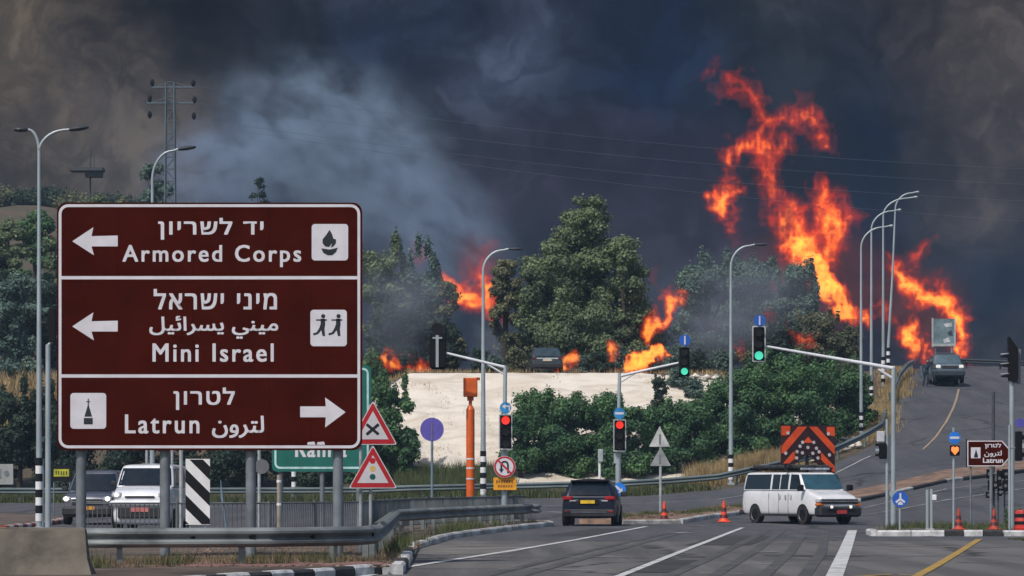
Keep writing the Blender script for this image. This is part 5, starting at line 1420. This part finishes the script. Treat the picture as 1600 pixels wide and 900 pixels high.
# ------------------------------------------------------------------ vegetation
def leaves(lobes, n, size, seed, flat=.6, up=.35):
    g = np.random.default_rng(seed); L = np.array(lobes, float); wgt = (L[:, 3] * L[:, 4] * L[:, 5]) ** .67; wgt /= wgt.sum()
    k = g.choice(len(L), n, p=wgt); dr = g.normal(size=(n, 3)); dr /= np.linalg.norm(dr, axis=1)[:, None]
    rr = np.clip(g.normal(.84, .22, n), .2, 1.4); p = L[k, :3] + dr * L[k, 3:6] * rr[:, None]
    p += g.normal(size=(n, 3)) * size * .5
    nr = dr + g.normal(size=(n, 3)) * .42; nr[:, 2] += up; nr /= np.linalg.norm(nr, axis=1)[:, None]
    a = np.cross(nr, g.normal(size=(n, 3))); a /= np.linalg.norm(a, axis=1)[:, None]; b = np.cross(nr, a)
    s = size * g.uniform(.45, 1.35, n)[:, None]
    V = np.stack([p - a * s, p + b * s * flat + nr * s * .12, p + a * s * .9, p - b * s * flat * .8 + nr * s * .1], 1).reshape(-1, 3)
    return V, np.arange(4 * n).reshape(n, 4)
def plant(name, label, cat, px, d, ytop, hw, mi, n, size=.22, shape='bush', group=None, ybase=None, thick=.8, seed=None, trunk=.12):
    f = Fr(px, d, -.1); hh = f.z(ytop); W_ = hw / f.k; seed = seed or int(px * 7 + ytop * 3 + d); g = random.Random(seed)
    t = thing(name, label, cat, f.loc(), 0, group); lobes = []
    if shape == 'bush':
        for i in range(34):
            a = g.uniform(0, 2 * pi); rr = g.random() ** .6; lz = g.uniform(.10, .88); env = math.sqrt(max(.05, 1 - (max(0, lz - .35) / .66) ** 2))
            sz = W_ * g.uniform(.16, .40)
            lobes.append((cos(a) * rr * W_ * .82 * env, sin(a) * rr * W_ * thick * env, lz * hh, sz, sz * .9, sz * g.uniform(.6, .95)))
        for i in range(9): lobes.append((g.uniform(-.8, .8) * W_, g.uniform(-.5, .5) * W_, g.uniform(.72, .98) * hh, W_ * .10, W_ * .1, hh * .09))
    elif shape == 'pine':
        for i in range(110):
            lz = g.uniform(.06, .97) ** 1.15; env = min(1.0, 1.22 * (1 - lz) ** .62) * (1.0 if lz > .2 else .8 + lz)
            a = g.uniform(0, 2 * pi); rr = g.uniform(.0, 1.0) ** .6; sz = W_ * g.uniform(.13, .26) * (.6 + .6 * (1 - lz))
            lobes.append((cos(a) * rr * W_ * env * 1.05, sin(a) * rr * W_ * env * thick, lz * hh, sz * 1.15, sz, sz * .8))
    elif shape == 'tree':
        for i in range(48):
            lz = g.uniform(.05, .95); u = (lz - .05) / .91; env = math.sqrt(max(.08, 1 - (abs(u - .40) / .66) ** 2))
            a = g.uniform(0, 2 * pi); rr = g.uniform(0, 1) ** .6; sz = W_ * g.uniform(.13, .34)
            lobes.append((cos(a) * rr * W_ * env * .85, sin(a) * rr * W_ * env * thick, lz * hh, sz, sz, sz * .75))
    V, Fc = leaves(lobes, int(n * 2.1), size * .62, seed)
    V[:, 2] = np.maximum(V[:, 2], .03)
    npmesh('crown', V, Fc, M_LEAFS[mi], t)
    tr = MB(); tt_ = hh * (.5 if shape == 'bush' else .85)
    tr.tube([(0, 0, -.2), (g.uniform(-.1, .1), 0, tt_ * .5), (g.uniform(-.2, .2), .1, tt_)], [trunk * 1.4, trunk, trunk * .3], 7)
    for l in lobes[::3]:
        b0 = min(l[2] * .6, tt_ * .8); tr.tube([(0, 0, b0), (l[0] * .5, l[1] * .5, (b0 + l[2]) / 2 + .1), (l[0], l[1], l[2])], [trunk * .5, trunk * .3, trunk * .1], 5, False)
    tr.build('trunk', M_BARK, t, smooth=60)
    return t
G1 = 'dark bushes along the foot of the bank'
bl = [(812, 201, 642, 34, 'leftmost bush in the row right of the pale bank, beside the red left signal'), (845, 203, 606, 50, 'tall bush behind the left red signal mast, second in the row'), (893, 201.5, 612, 54, 'broad green bush directly above the dark car'),
      (938, 203, 612, 44, 'bush with pointed top just left of the middle red signal'), (980, 200.5, 628, 50, 'dark bush right behind the middle red signal'), (1032, 202, 632, 48, 'bush behind the two grey triangular signs'), (1082, 201, 622, 50, 'bush between the grey triangular signs and the tall lamp'),
      (1130, 204, 588, 44, 'bush right behind the tall lamp beside the dry grass'), (1172, 201.5, 572, 52, 'bush under the right green signal'), (1215, 204, 548, 56, 'tall dark bush just right of the right green signal'), (1262, 202, 552, 58, 'dark bush behind the arrow board'),
      (1305, 206, 560, 50, 'bush under the long signal arm'), (1338, 209, 580, 30, 'last bush of the row, beside the striped lamp feet')]
for i, (px, d, yt, hw, lb) in enumerate(bl): plant('bush', lb, 'bush', px, d, yt, hw, 1, 8500, .15, 'bush', G1, thick=.7)
G2 = 'trees on the plateau above the bank'
for (px, d, yt, hw, mi, n, shp, lb, nm) in [
        (600, 222, 372, 46, 0, 12000, 'bush', 'tree directly right of the brown sign edge, smoke around it', 'tree'), (650, 226, 380, 50, 4, 13000, 'bush', 'hazy grey-green tree left of the orange flames', 'tree'), (698, 223, 438, 30, 2, 5000, 'tree', 'lower tree touching the left side of the flames', 'tree'),
        (628, 219, 470, 60, 3, 9000, 'bush', 'dark thicket below the trees right of the brown sign', 'bush'), (688, 219, 500, 34, 3, 5000, 'bush', 'dark shrub left of the grey smoke hollow', 'bush'),
        (790, 224, 398, 30, 2, 6500, 'tree', 'slim olive tree right of the lamp head and orange flames', 'tree'), (918, 228, 300, 110, 0, 42000, 'pine', 'big green pine, the tallest tree in the middle', 'pine tree'), (842, 224, 402, 55, 0, 11000, 'tree', 'bushy lower-left companion of the big pine', 'tree'),
        (975, 225, 372, 50, 0, 10000, 'tree', 'bushy right shoulder tree of the big pine', 'tree'), (900, 221, 470, 70, 0, 11000, 'bush', 'dense low greenery beneath the big pine', 'bush'),
        (1105, 232, 400, 56, 4, 15000, 'bush', 'hazy blue-green tree left of the tall right lamp', 'tree'), (1170, 236, 398, 54, 4, 14000, 'bush', 'hazy tree right behind the lamp with curved arm', 'tree'), (1232, 240, 408, 54, 4, 14000, 'bush', 'hazy tree left of the tall flame column', 'tree'),
        (1275, 232, 482, 42, 2, 6500, 'bush', 'olive shrub at the foot of the tall flames', 'bush'), (1318, 236, 508, 34, 2, 4500, 'bush', 'olive shrub left of the four bunched lamps', 'bush'), (1215, 228, 505, 44, 3, 6000, 'bush', 'dark shrub above the right green signal arm', 'bush')]:
    plant('pine_tree' if shp == 'pine' else ('tree' if shp == 'tree' else 'shrub'), lb, nm, px, d, yt, hw, mi, n, .17 if shp != 'bush' else .16, shp, G2, trunk=.16)
low = [(752, 545, 16), (775, 556, 14), (815, 540, 26), (905, 556, 16), (935, 548, 22), (968, 540, 22), (1000, 546, 18), (1045, 540, 26), (1090, 548, 22), (1130, 545, 24), (1170, 548, 20), (1060, 575, 20), (1030, 585, 16), (1085, 590, 18)]
for i, (px, yt, hw) in enumerate(low):
    nm = ['beside the plateau car', 'near the ground fires'][px > 890]
    plant('shrub', f'low scorched shrub {["left of the plateau car on the bank top","behind the bank edge by the lamp pole","right behind the parked hatchback","right of the parked hatchback near a small fire","between the two ground fires","under the right side of the big pine","behind the yellow ground fire","right of the yellow ground fire","left of the tall right lamp","touching the tall right lamp","under the right green signal top","at the bank edge below the middle green light","lowest, just left of the middle green light","on the bank slope right of the middle green light"][i]}', 'shrub', px, [217, 215, 219, 217.5, 218, 218.5, 220, 219, 220, 222, 223, 211, 208, 210][i], yt, hw, [3, 4, 2, 4][i % 4], 1500, .13, 'bush', 'low scorched shrubs on the bank top', trunk=.05)
G3 = 'trees left of the bank'
for (px, d, yt, hw, mi, n, lb) in [(612, 201, 585, 40, 1, 7000, 'bush just right of the upper warning triangle, left of the pale bank'), (640, 198.5, 672, 16, 1, 2500, 'small dark bush at the lower left corner of the pale bank'), (560, 203, 560, 50, 1, 5000, 'dark bush behind the green sign'), (585, 199, 640, 44, 1, 6000, 'dark low bush behind the lower warning triangle'),
        (480, 202, 660, 60, 3, 5000, 'dark bush seen under the brown sign between its right posts'), (380, 202, 655, 60, 3, 5000, 'dark bush seen under the middle of the brown sign'), (290, 203, 650, 60, 3, 5000, 'dark bush behind the striped hazard board'), (200, 202, 650, 60, 3, 5000, 'dark bush behind the white van roof'), (110, 203, 640, 60, 3, 6000, 'dark bush behind the oncoming dark car'),
        (30, 204, 590, 46, 3, 8500, 'big dark bush by the small white sign at the left edge'), (-30, 205, 585, 50, 3, 5000, 'dark bush cut by the left edge of the picture'), (75, 205, 600, 36, 3, 5000, 'dark bush right of the double lamp pole')]:
    plant('bush', lb, 'bush', px, d, yt, hw, mi, n, .17, 'bush', G3)
for (px, d, yt, hw, mi, n, lb) in [(12, 265, 340, 42, 0, 8500, 'green tree at the left edge of the picture'), (55, 272, 325, 40, 1, 8000, 'green tree behind the double-armed lamp'), (100, 268, 318, 40, 0, 5000, 'tree behind the upper left corner of the brown sign'), (30, 252, 430, 50, 4, 8000, 'blue-green hazy tree low at the left edge'), (80, 255, 440, 46, 3, 7000, 'dark hazy tree between the left lamp and the brown sign'),
        (-30, 262, 350, 46, 3, 5000, 'dark tree cut by the left edge'), (150, 330, 296, 24, 0, 3500, 'small distant tree under the mast platform'), (195, 335, 302, 26, 2, 3500, 'small distant olive tree above the brown sign')]:
    plant('tree', lb, 'tree', px, d, yt, hw, mi, n, .2, 'tree', 'trees on the slope at the left')
for i, (px, yt, hw) in enumerate([(-15, 300, 26), (14, 296, 24), (42, 302, 26), (74, 298, 22), (112, 306, 24), (170, 304, 24), (222, 306, 24), (285, 308, 26)]):
    plant('tree', ['brownish tree on the far left hilltop, cut by the frame', 'brownish tree on the far hilltop left of the double lamp', 'tree on the far hilltop behind the double lamp pole', 'tree on the far hilltop just right of the double lamp', 'far hilltop tree left of the mast platform', 'far hilltop tree right of the mast platform', 'far hilltop tree left of the pylon', 'far hilltop tree right of the pylon'][i], 'tree', px, 405, yt, hw * 1.5, [2, 2, 3, 3, 2, 3, 3, 4][i], 3500, .26, 'bush', 'trees on the far left hilltop')
plant('tree', 'fuzzy blue-grey tree in the smoke right behind the pylon', 'tree', 243, 335, 248, 34, 4, 6000, .22, 'tree', None)
plant('pine_tree', 'small dark conifer poking above the top edge of the brown sign', 'pine tree', 405, 330, 268, 32, 3, 4500, .2, 'pine', None)
0 and plant('tree', 'dark tree half lost in smoke at the right end of the crest', 'tree', 1540, 300, 425, 34, 3, 7000, .25, 'tree', None)
plant('shrub', 'low dark shrub behind the corner island cones', 'shrub', 1582, 113.5, 795, 14, 1, 1200, .07, 'bush', None, trunk=.03)

def grass(name, label, n, fpos, hmin, hmax, m, wd=.02, up=-.06, cat='grass'):
    V = []; 
    for _ in range(n):
        x, y = fpos(); z = h(x, y) + up; hh = random.uniform(hmin, hmax); a = random.uniform(0, pi); w_ = wd * random.uniform(.6, 1.4); lx, ly = random.gauss(0, .25) * hh, random.gauss(0, .2) * hh
        V += [(x - cos(a) * w_, y - sin(a) * w_, z), (x + cos(a) * w_, y + sin(a) * w_, z), (x + lx, y + ly, z + hh)]
    return tag(npmesh(name, V, np.arange(len(V)).reshape(-1, 3), m), label, cat, kind='stuff')
def clump(fx, fd, cl, spread):
    C_ = [(fx(), ) for _ in range(cl)]; C_ = [(c_[0], fd(c_[0])) for c_ in C_]
    def g():
        px, d = random.choice(C_); return wx(px, d) + random.gauss(0, spread), d + random.gauss(0, spread)
    return g
U = random.uniform
grass('grass', 'bright green grass at the foot of the pale bank behind the orange post', 16000, clump(lambda: U(628, 790), lambda p: U(193, 201), 160, .35), .3, 1.25, M_GRASS, .03)
grass('grass', 'green grass and weeds along the far guardrail', 14000, clump(lambda: U(-40, 1100), lambda p: U(189.5, 195), 260, .4), .15, .6, M_GRASS, .03)
grass('dry_grass', 'tall dry straw grass behind the guardrail left of the arrow board', 13000, clump(lambda: U(1085, 1240), lambda p: U(194, 197.5) + (p - 1085) * .012, 130, .35), .4, 1.3, M_DRY, .025)
grass('dry_grass', 'dry tan grass on the verge beside the four bunched lamps', 30000, clump(lambda: U(1340, 1412), lambda p: U(203, 222) if p < 1385 else U(224, 262), 420, .35), .12, .5, M_DRY, .02)
grass('dry_grass', 'dry tan grass band on the left slope behind the lamp poles', 16000, clump(lambda: U(-40, 330), lambda p: U(232, 248), 260, .5), .3, 1.1, M_DRY, .05)
grass('dry_grass', 'dry scrub along the top of the pale bank and crest', 12000, clump(lambda: random.choice([U(600, 815), U(890, 1340)]), lambda p: U(213, 228), 260, .5), .1, .5, M_DRY, .03)
grass('weeds', 'weeds sprouting along the kerb of the near guardrail', 3200, clump(lambda: random.choice([U(150, 600), U(610, 640), U(690, 740), U(640, 850)]), lambda p: float(np.interp(p, [150, 600, 620, 700, 850], [60, 64, 76, 101, 126])) + U(-1, 1.5), 70, .10), .06, .38, M_GRASS, .009, .1)
grass('weeds', 'matted dry weeds and litter under the near guardrail', 7000, clump(lambda: U(140, 640), lambda p: float(np.interp(p, [140, 600, 640], [60.5, 64, 82])) + U(-1, 4), 220, .16), .03, .16, mat('dry_weeds_dull', (.17, .13, .07), .9, 0, .4, 2, island=.5), .008, .12)
grass('weeds', 'small dry tufts dotted over the pale bank', 2600, clump(lambda: U(640, 1120), lambda p: U(200, 212), 60, .3), .04, .16, M_DRY, .012, .03)
grass('weeds', 'sparse weeds on the median strip', 3000, clump(lambda: U(960, 1180), lambda p: float(np.interp(p, [960, 1080, 1180], [134, 140, 151])) + U(0, 5), 60, .15), .04, .16, M_GRASS, .012, .14)
grass('weeds', 'weeds on the corner island beside the brown arrow sign', 3000, clump(lambda: U(1380, 1600), lambda p: U(104, 112), 40, .15), .04, .25, M_GRASS, .01, .12)
grass('grass', 'thin yellow-green verge at the bottom right behind the yellow line', 9000, lambda: (U(12.6, 19), U(88, 98)), .01, .05, M_GRASS, .02, 0)

# ------------------------------------------------------------------ fire: turbulent closed shells filled with glowing gas
def lattice(shape, cells, seed):
    """smooth value noise on a grid, cells = lattice steps per axis"""
    g = np.random.default_rng(seed); A = g.random([int(math.ceil(c)) + 3 for c in cells])
    for ax in range(3):
        t = np.linspace(0, cells[ax], shape[ax]); i = t.astype(int); u = t - i; u = u * u * (3 - 2 * u)
        sh = [1, 1, 1]; sh[ax] = -1; u = u.reshape(sh)
        A = np.take(A, i, ax) * (1 - u) + np.take(A, i + 1, ax) * u
    return A
def fbm(shape, size, wl, seed, octs=4, gain=.55, ridged=False, stretch=(1, 1, 1)):
    out = 0; amp = 1; tot = 0
    for o in range(octs):
        c = [max(1.0, size[k] / (wl * stretch[k]) * 2 ** o) for k in range(3)]
        n_ = lattice(shape, c, seed + o * 17)
        if ridged: n_ = 1 - np.abs(2 * n_ - 1)
        out = out + n_ * amp; tot += amp; amp *= gain
    return out / tot
def surface_net(f, iso, org, hs):
    f = np.pad(f, 1, constant_values=-9.0); org = np.array(org) - hs; s = f > iso
    nx, ny, nz = f.shape; cs = np.zeros((nx - 1, ny - 1, nz - 1), int); C8 = [(i, j, k) for i in (0, 1) for j in (0, 1) for k in (0, 1)]
    for i, j, k in C8: cs += s[i:nx - 1 + i, j:ny - 1 + j, k:nz - 1 + k]
    act = (cs > 0) & (cs < 8); idx = -np.ones(act.shape, int); cells = np.argwhere(act); idx[act] = np.arange(len(cells))
    acc = np.zeros((len(cells), 3)); cnt = np.zeros(len(cells)); ci, cj, ck = cells.T
    for a in C8:
        for ax in range(3):
            if a[ax]: continue
            b = list(a); b[ax] = 1
            fa = f[ci + a[0], cj + a[1], ck + a[2]]; fb = f[ci + b[0], cj + b[1], ck + b[2]]; m = (fa > iso) != (fb > iso)
            t = np.clip((iso - fa) / np.where(np.abs(fb - fa) < 1e-9, 1, fb - fa), 0, 1); p = np.tile(np.array(a, float), (len(cells), 1)); p[:, ax] = t
            acc[m] += p[m]; cnt[m] += 1
    V = (cells + acc / np.maximum(cnt, 1)[:, None]) * hs + org; Q = []
    for ax in range(3):
        u, v = [(1, 2), (2, 0), (0, 1)][ax]; sl0 = [slice(1, n_ - 1) for n_ in f.shape]; sl1 = list(sl0)
        sl0[ax] = slice(0, f.shape[ax] - 1); sl1[ax] = slice(1, f.shape[ax])
        A = s[tuple(sl0)]; B = s[tuple(sl1)]
        for sgn, M in ((1, A & ~B), (0, ~A & B)):
            e = np.argwhere(M); off = np.ones(3, int); off[ax] = 0; e = e + off
            q = []
            for du, dv in ((1, 1), (0, 1), (0, 0), (1, 0)):
                c = e.copy(); c[:, u] -= du; c[:, v] -= dv; q.append(idx[c[:, 0], c[:, 1], c[:, 2]])
            q = np.stack(q, 1); Q.append(q if sgn else q[:, ::-1])
    return V, np.concatenate(Q)
def mat_fire(name, col, strength, absorb, acol=(0, 0, 0)):
    m = bpy.data.materials.new(name); m.use_nodes = True; t = NT(m.node_tree); t.n.clear()
    o = t.node('ShaderNodeOutputMaterial'); e = t.node('ShaderNodeEmission'); a = t.node('ShaderNodeVolumeAbsorption'); s = t.node('ShaderNodeAddShader')
    t.put(e.inputs[0], col); e.inputs[1].default_value = strength; t.put(a.inputs[0], acol); a.inputs[1].default_value = absorb
    t.l.new(e.outputs[0], s.inputs[0]); t.l.new(a.outputs[0], s.inputs[1]); t.l.new(s.outputs[0], o.inputs['Volume'])
    return m
M_FIRE = [mat_fire('fire_dark_red', (1.0, .085, .05), .12, .25), mat_fire('fire_red', (1.0, .062, .016), .55, .35), mat_fire('fire_orange', (1.0, .20, .022), 1.5, .35), mat_fire('fire_yellow', (1.0, .46, .06), 2.6, .35)]
def fire(label, strokes, d, hs=.10, seed=1, wl=1.5, amp=2.6, iso=(.34, .66, 1.0, 1.36), up=None, wide=.75, name='flame', levels=4, big=1.4):
    """strokes: chains of (px, py, radius px, heat)"""
    k = F / d; segs = []
    for ch in strokes:
        P_ = [((p - 800) / k, EYE - (q - HZ) / k, r_ * big / k, ht) for p, q, r_, ht in ch]
        if len(P_) == 1: P_ = P_ * 2
        segs += list(zip(P_[:-1], P_[1:]))
    al = np.array([p for s_ in segs for p in s_]); mr = al[:, 2].max() * 1.45 + wl * .8
    x0, x1 = al[:, 0].min() - mr, al[:, 0].max() + mr; z0, z1 = al[:, 1].min() - mr, al[:, 1].max() + mr; y0, y1 = -(mr - wl * .4) * wide, (mr - wl * .4) * wide
    n_ = [max(6, int((b - a) / hs)) for a, b in ((x0, x1), (y0, y1), (z0, z1))]
    X, Y, Z = [np.linspace(a, a + (c - 1) * hs, c) for a, c in ((x0, n_[0]), (y0, n_[1]), (z0, n_[2]))]
    size = [c * hs for c in n_]
    wx_ = (fbm(n_, size, wl * 1.3, seed + 5, 4, .6) - .5) * wl * 2.4; wz_ = (fbm(n_, size, wl * 1.3, seed + 9, 4, .6) - .5) * wl * 2.4
    GX_ = X[:, None, None] + wx_; GZ_ = Z[None, None, :] + wz_; GY_ = Y[None, :, None] + 0 * wx_
    E = np.full(n_, -3.0); HT = np.zeros(n_)
    for (a, b) in segs:
        dx, dz = b[0] - a[0], b[1] - a[1]; L2 = dx * dx + dz * dz + 1e-9
        t = np.clip(((GX_ - a[0]) * dx + (GZ_ - a[1]) * dz) / L2, 0, 1); rr = a[2] + (b[2] - a[2]) * t
        ds = np.sqrt((GX_ - a[0] - dx * t) ** 2 + (GZ_ - a[1] - dz * t) ** 2 + (GY_ / wide) ** 2)
        e = 1.35 - ds / rr; ht = a[3] + (b[3] - a[3]) * t; m = e > E; E = np.where(m, e, E); HT = np.where(m, ht, HT)
    nz_ = fbm(n_, size, wl * .62, seed, 5, .68, True, (1, 1, 1.3)); nz2 = fbm(n_, size, wl * 2.2, seed + 31, 2)
    f_ = E + amp * (nz_ - .62) + .7 * (nz2 - .5)
    base = Vector((float(x0 + x1) / 2, d, float(z0))); t = None
    for lv in range(levels):
        g_ = f_ if lv == 0 else f_ * np.where(HT > 0, HT, 0) + (0 if lv == 0 else -.0)
        V, Q = surface_net(g_, iso[lv], (x0 - base.x, y0, 0.0), hs)
        if len(Q) < 4: continue
        # keep only the pieces above the ground
        o = npmesh([name, 'red_flame', 'inner_flame', 'flame_core'][lv], V, Q, M_FIRE[lv], t if lv else None, smooth=True)
        if lv == 0:
            t = o; o.location = base; tag(o, label, 'fire', 'flames of the wildfire', None)
    return t
fire('towering main column of red and orange flame above the four bunched lamps',
     [[(1347, 490, 12, 1.05), (1324, 482, 13, 1.2), (1298, 464, 14, 1.35), (1280, 437, 15, 1.4), (1262, 409, 20, 1.45), (1248, 388, 22, 1.2), (1285, 353, 26, .9), (1293, 325, 22, .85), (1280, 297, 15, .78)],
      [(1290, 398, 16, .9), (1300, 360, 15, .8), (1322, 330, 16, .68), (1347, 342, 10, .5)], [(1319, 325, 12, .62), (1322, 300, 9, .55)],
      [(1248, 388, 18, 1.0), (1240, 350, 20, .85), (1223, 338, 16, .75), (1206, 308, 13, .7), (1200, 269, 13, .68), (1206, 246, 16, .74), (1184, 224, 15, .72), (1139, 239, 13, .85)],
      [(1206, 246, 15, .72), (1229, 229, 14, .68), (1243, 205, 12, .66), (1245, 172, 12, .7), (1268, 170, 10, .7), (1284, 208, 11, .66), (1297, 234, 7, .55)],
      [(1184, 224, 12, .66), (1206, 190, 12, .62), (1240, 172, 10, .64)], [(1206, 190, 11, .6), (1170, 150, 11, .52), (1150, 118, 9, .5)], [(1133, 150, 7, .45), (1165, 147, 9, .5)],
      [(1262, 528, 8, .5), (1240, 505, 6, .42)], [(1372, 482, 8, .7), (1395, 500, 7, .6)]], 262, .075, 3, 1.2, big=1.3)
fire('separate curl of orange-red flame left of the main column', [[(1144, 372, 5, .5), (1140, 345, 8, .7), (1128, 320, 11, .9), (1127, 297, 13, .95), (1150, 290, 9, .75)], [(1128, 297, 10, .8), (1134, 262, 7, .6)], [(1109, 104, 6, .45), (1113, 112, 4, .4)]], 262, .07, 12, 1.1, big=1.3)
fire('flame wall right of the bunched lamps, arching down behind the billboard',
     [[(1403, 412, 11, .8), (1425, 405, 12, .75), (1448, 387, 9, .6)], [(1403, 415, 11, .85), (1422, 446, 14, 1.0), (1450, 462, 15, 1.15), (1478, 470, 14, 1.1), (1493, 494, 14, 1.0), (1503, 522, 12, 1.05), (1506, 556, 11, .9)],
      [(1459, 437, 10, .75), (1478, 455, 10, .8)], [(1476, 432, 7, .6), (1492, 462, 8, .8)], [(1500, 560, 10, .8), (1470, 562, 7, .6)]], 275, .085, 21, 1.15, big=1.35)
fire('tongue of orange flame just left of the billboard, low on the crest', [[(1415, 560, 9, .9), (1416, 530, 13, 1.15), (1423, 512, 10, 1.1)], [(1443, 562, 8, .8), (1446, 540, 8, .75)], [(1460, 560, 7, .9)]], 268, .08, 33, 1.0)
fire('orange fire glowing behind the trees beside the left lamp head', [[(712, 450, 14, .95), (738, 445, 18, 1.12), (760, 455, 13, .95)], [(735, 472, 11, 1.05), (765, 480, 9, .9)], [(745, 405, 9, .5), (768, 388, 7, .4), (735, 418, 10, .7)], [(700, 435, 10, 1.0), (775, 420, 7, .7)]], 238, .085, 44)
fire('orange flame licking up right of the big pine', [[(1015, 522, 10, 1.1), (1030, 505, 11, 1.05), (1040, 480, 9, .95), (1050, 462, 12, 1.0), (1070, 460, 8, .9)]], 222, .07, 52, 1.0)
fire('bright yellow ground fire at the bank edge, left of the middle green light', [[(985, 572, 8, 1.3), (1005, 562, 12, 1.5), (1028, 556, 10, 1.4)]], 214.5, .06, 61, .8, iso=(.35, .55, .8, 1.05))
fire('small orange ground fire left of the bright yellow one', [[(960, 568, 6, 1.0), (966, 552, 9, 1.0)]], 215.5, .06, 72, .8)
fire('small orange ground fire right beside the parked hatchback', [[(875, 570, 6, 1.1), (892, 566, 8, 1.1), (902, 563, 6, 1.0)]], 214.8, .06, 83, .8)
fire('low fire in the thicket just right of the brown sign', [[(598, 568, 7, 1.1), (612, 570, 7, 1.0)]], 213.6, .06, 94, .8)
fire('faint low fire behind the back of the left signal head', [[(640, 572, 5, .8), (660, 570, 7, 1.0), (668, 570, 5, .9)]], 213.8, .06, 95, .8)
fire('dull red glow of fire in shrubs behind the long signal arm', [[(1250, 530, 9, .8), (1272, 528, 8, .9)], [(1215, 500, 5, .5), (1200, 485, 6, .5)]], 222, .07, 101, 1.0)
fire('dull red fire between the tall right lamp and the right green signal', [[(1158, 545, 7, .8), (1166, 560, 5, .6)]], 218, .07, 111, .9)
fire('faint pink flame glow above the trees right of the brown sign', [[(648, 385, 7, .3), (652, 398, 8, .3)]], 240, .08, 121, .9)
fire('faint flame among the leaves at the right edge of the pine', [[(1022, 425, 5, .4), (1018, 440, 5, .4)], [(985, 510, 8, .45), (960, 500, 6, .4)]], 229, .08, 131, .9)

# ------------------------------------------------------------------ smoke plumes with soft edges and real depth
def smoke_mat(name, col, dens, seed, thr=.42, sc=1.6, emis=0.0, ecol=(0, 0, 0)):
    m = bpy.data.materials.new(name); m.use_nodes = True; t = NT(m.node_tree); t.n.clear()
    o = t.node('ShaderNodeOutputMaterial'); v = t.node('ShaderNodeVolumePrincipled'); p = t.node('ShaderNodeTexCoord').outputs['Object']
    ad = t.node('ShaderNodeVectorMath', operation='ADD'); t.l.new(p, ad.inputs[0]); ad.inputs[1].default_value = (seed * 1.7, seed * 3.1, seed)
    nz = t.noise(ad.outputs[0], sc, 5, .58, .5)
    ln = t.node('ShaderNodeVectorMath', operation='LENGTH'); t.l.new(p, ln.inputs[0])
    fall = t.step(ln.outputs['Value'], .98, .15)
    d = t.math('MULTIPLY', t.math('MULTIPLY', fall, t.step(nz, thr - .12, thr + .22)), dens)
    t.put(v.inputs['Density'], d); t.put(v.inputs['Color'], col); v.inputs['Anisotropy'].default_value = 0.0
    if emis: t.put(v.inputs['Emission Color'], ecol); t.put(v.inputs['Emission Strength'], t.math('MULTIPLY', d, emis))
    t.l.new(v.outputs[0], o.inputs['Volume']); m.cycles.volume_step_rate = .6
    return m
def plume(label, px, py, d, rx, ry, ydep, m, tilt=0.0):
    """ellipsoidal bank of smoke; radii in photo pixels, ydep in metres"""
    k = F / d; vs = []; fs = []; A_, B_ = 14, 22
    for i in range(A_ + 1):
        for j in range(B_):
            th = pi * i / A_; ph = 2 * pi * j / B_; r_ = 1.0
            vs.append((r_ * sin(th) * cos(ph), r_ * sin(th) * sin(ph), r_ * cos(th)))
    fs = [(i * B_ + j, i * B_ + (j + 1) % B_, (i + 1) * B_ + (j + 1) % B_, (i + 1) * B_ + j) for i in range(A_) for j in range(B_)]
    o = MB().add(vs, fs).build('smoke_plume', m, smooth=60); o.location = (wx(px, d), d, wz(py, d)); o.scale = (rx / k, ydep, ry / k); o.rotation_euler = (0, tilt, 0)
    return tag(o, label, 'smoke', 'smoke plumes from the fire', 'stuff')
SM1 = smoke_mat('smoke_pale_blue', (.50, .66, .88), .50, 1, .52, 3.6); SM2 = smoke_mat('smoke_pale_blue_b', (.46, .60, .84), .30, 4, .48, 2.6)
plume('pale blue-grey smoke plume billowing up above the brown sign', 520, 245, 345, 250, 185, 9, SM1, R(25))
plume('pale blue smoke drifting up behind the trees right of the brown sign', 670, 350, 340, 190, 120, 8, SM2, R(35))
plume('thin blue smoke around the pylon and the small conifer', 350, 270, 350, 160, 110, 8, SM2)
SM3 = smoke_mat('smoke_grey_low', (.52, .57, .68), .16, 7, .42, 1.6)
plume('grey smoke filling the hollow behind the left lamp pole', 770, 535, 226, 62, 60, 3.5, SM3)
plume('grey ground smoke above the bank right of the middle green light', 1110, 520, 226, 120, 80, 3.4, SM3)
plume('bluish smoke veiling the trees round the tall right lamp', 1170, 470, 228, 150, 110, 4, SM3)
plume('bluish smoke veiling the trees right of the brown sign', 630, 480, 216, 110, 120, 4, SM3)
SM4 = smoke_mat('smoke_painted_glow', (.50, .13, .10), .16, 9, .45, 1.8)  # fire glow is put into the smoke's red colour, the flames don't light it
plume('reddish smoke hanging round the foot of the main flames', 1270, 440, 275, 170, 130, 6, SM4)
plume('reddish smoke around the flames behind the billboard', 1440, 480, 286, 100, 100, 5, SM4)
plume('reddish smoke above the orange fire by the left lamp head', 745, 400, 246, 60, 60, 3, SM4)
# ------------------------------------------------------------------ thin blue haze in the air
hb = MB().box(-425, 425, -305, 630, -1.1, 47).build('haze', None if False else (lambda m: m)(bpy.data.materials.new('haze_air')))
hm = hb.data.materials[0]; hm.use_nodes = True; t_ = NT(hm.node_tree); t_.n.clear()
o_ = t_.node('ShaderNodeOutputMaterial'); v_ = t_.node('ShaderNodeVolumePrincipled'); v_.inputs['Density'].default_value = .00017; v_.inputs['Color'].default_value = (.50, .72, 1.0, 1)
t_.l.new(v_.outputs[0], o_.inputs['Volume']); hb['kind'] = 'stuff'; hb['label'] = 'thin bluish haze hanging in the air'
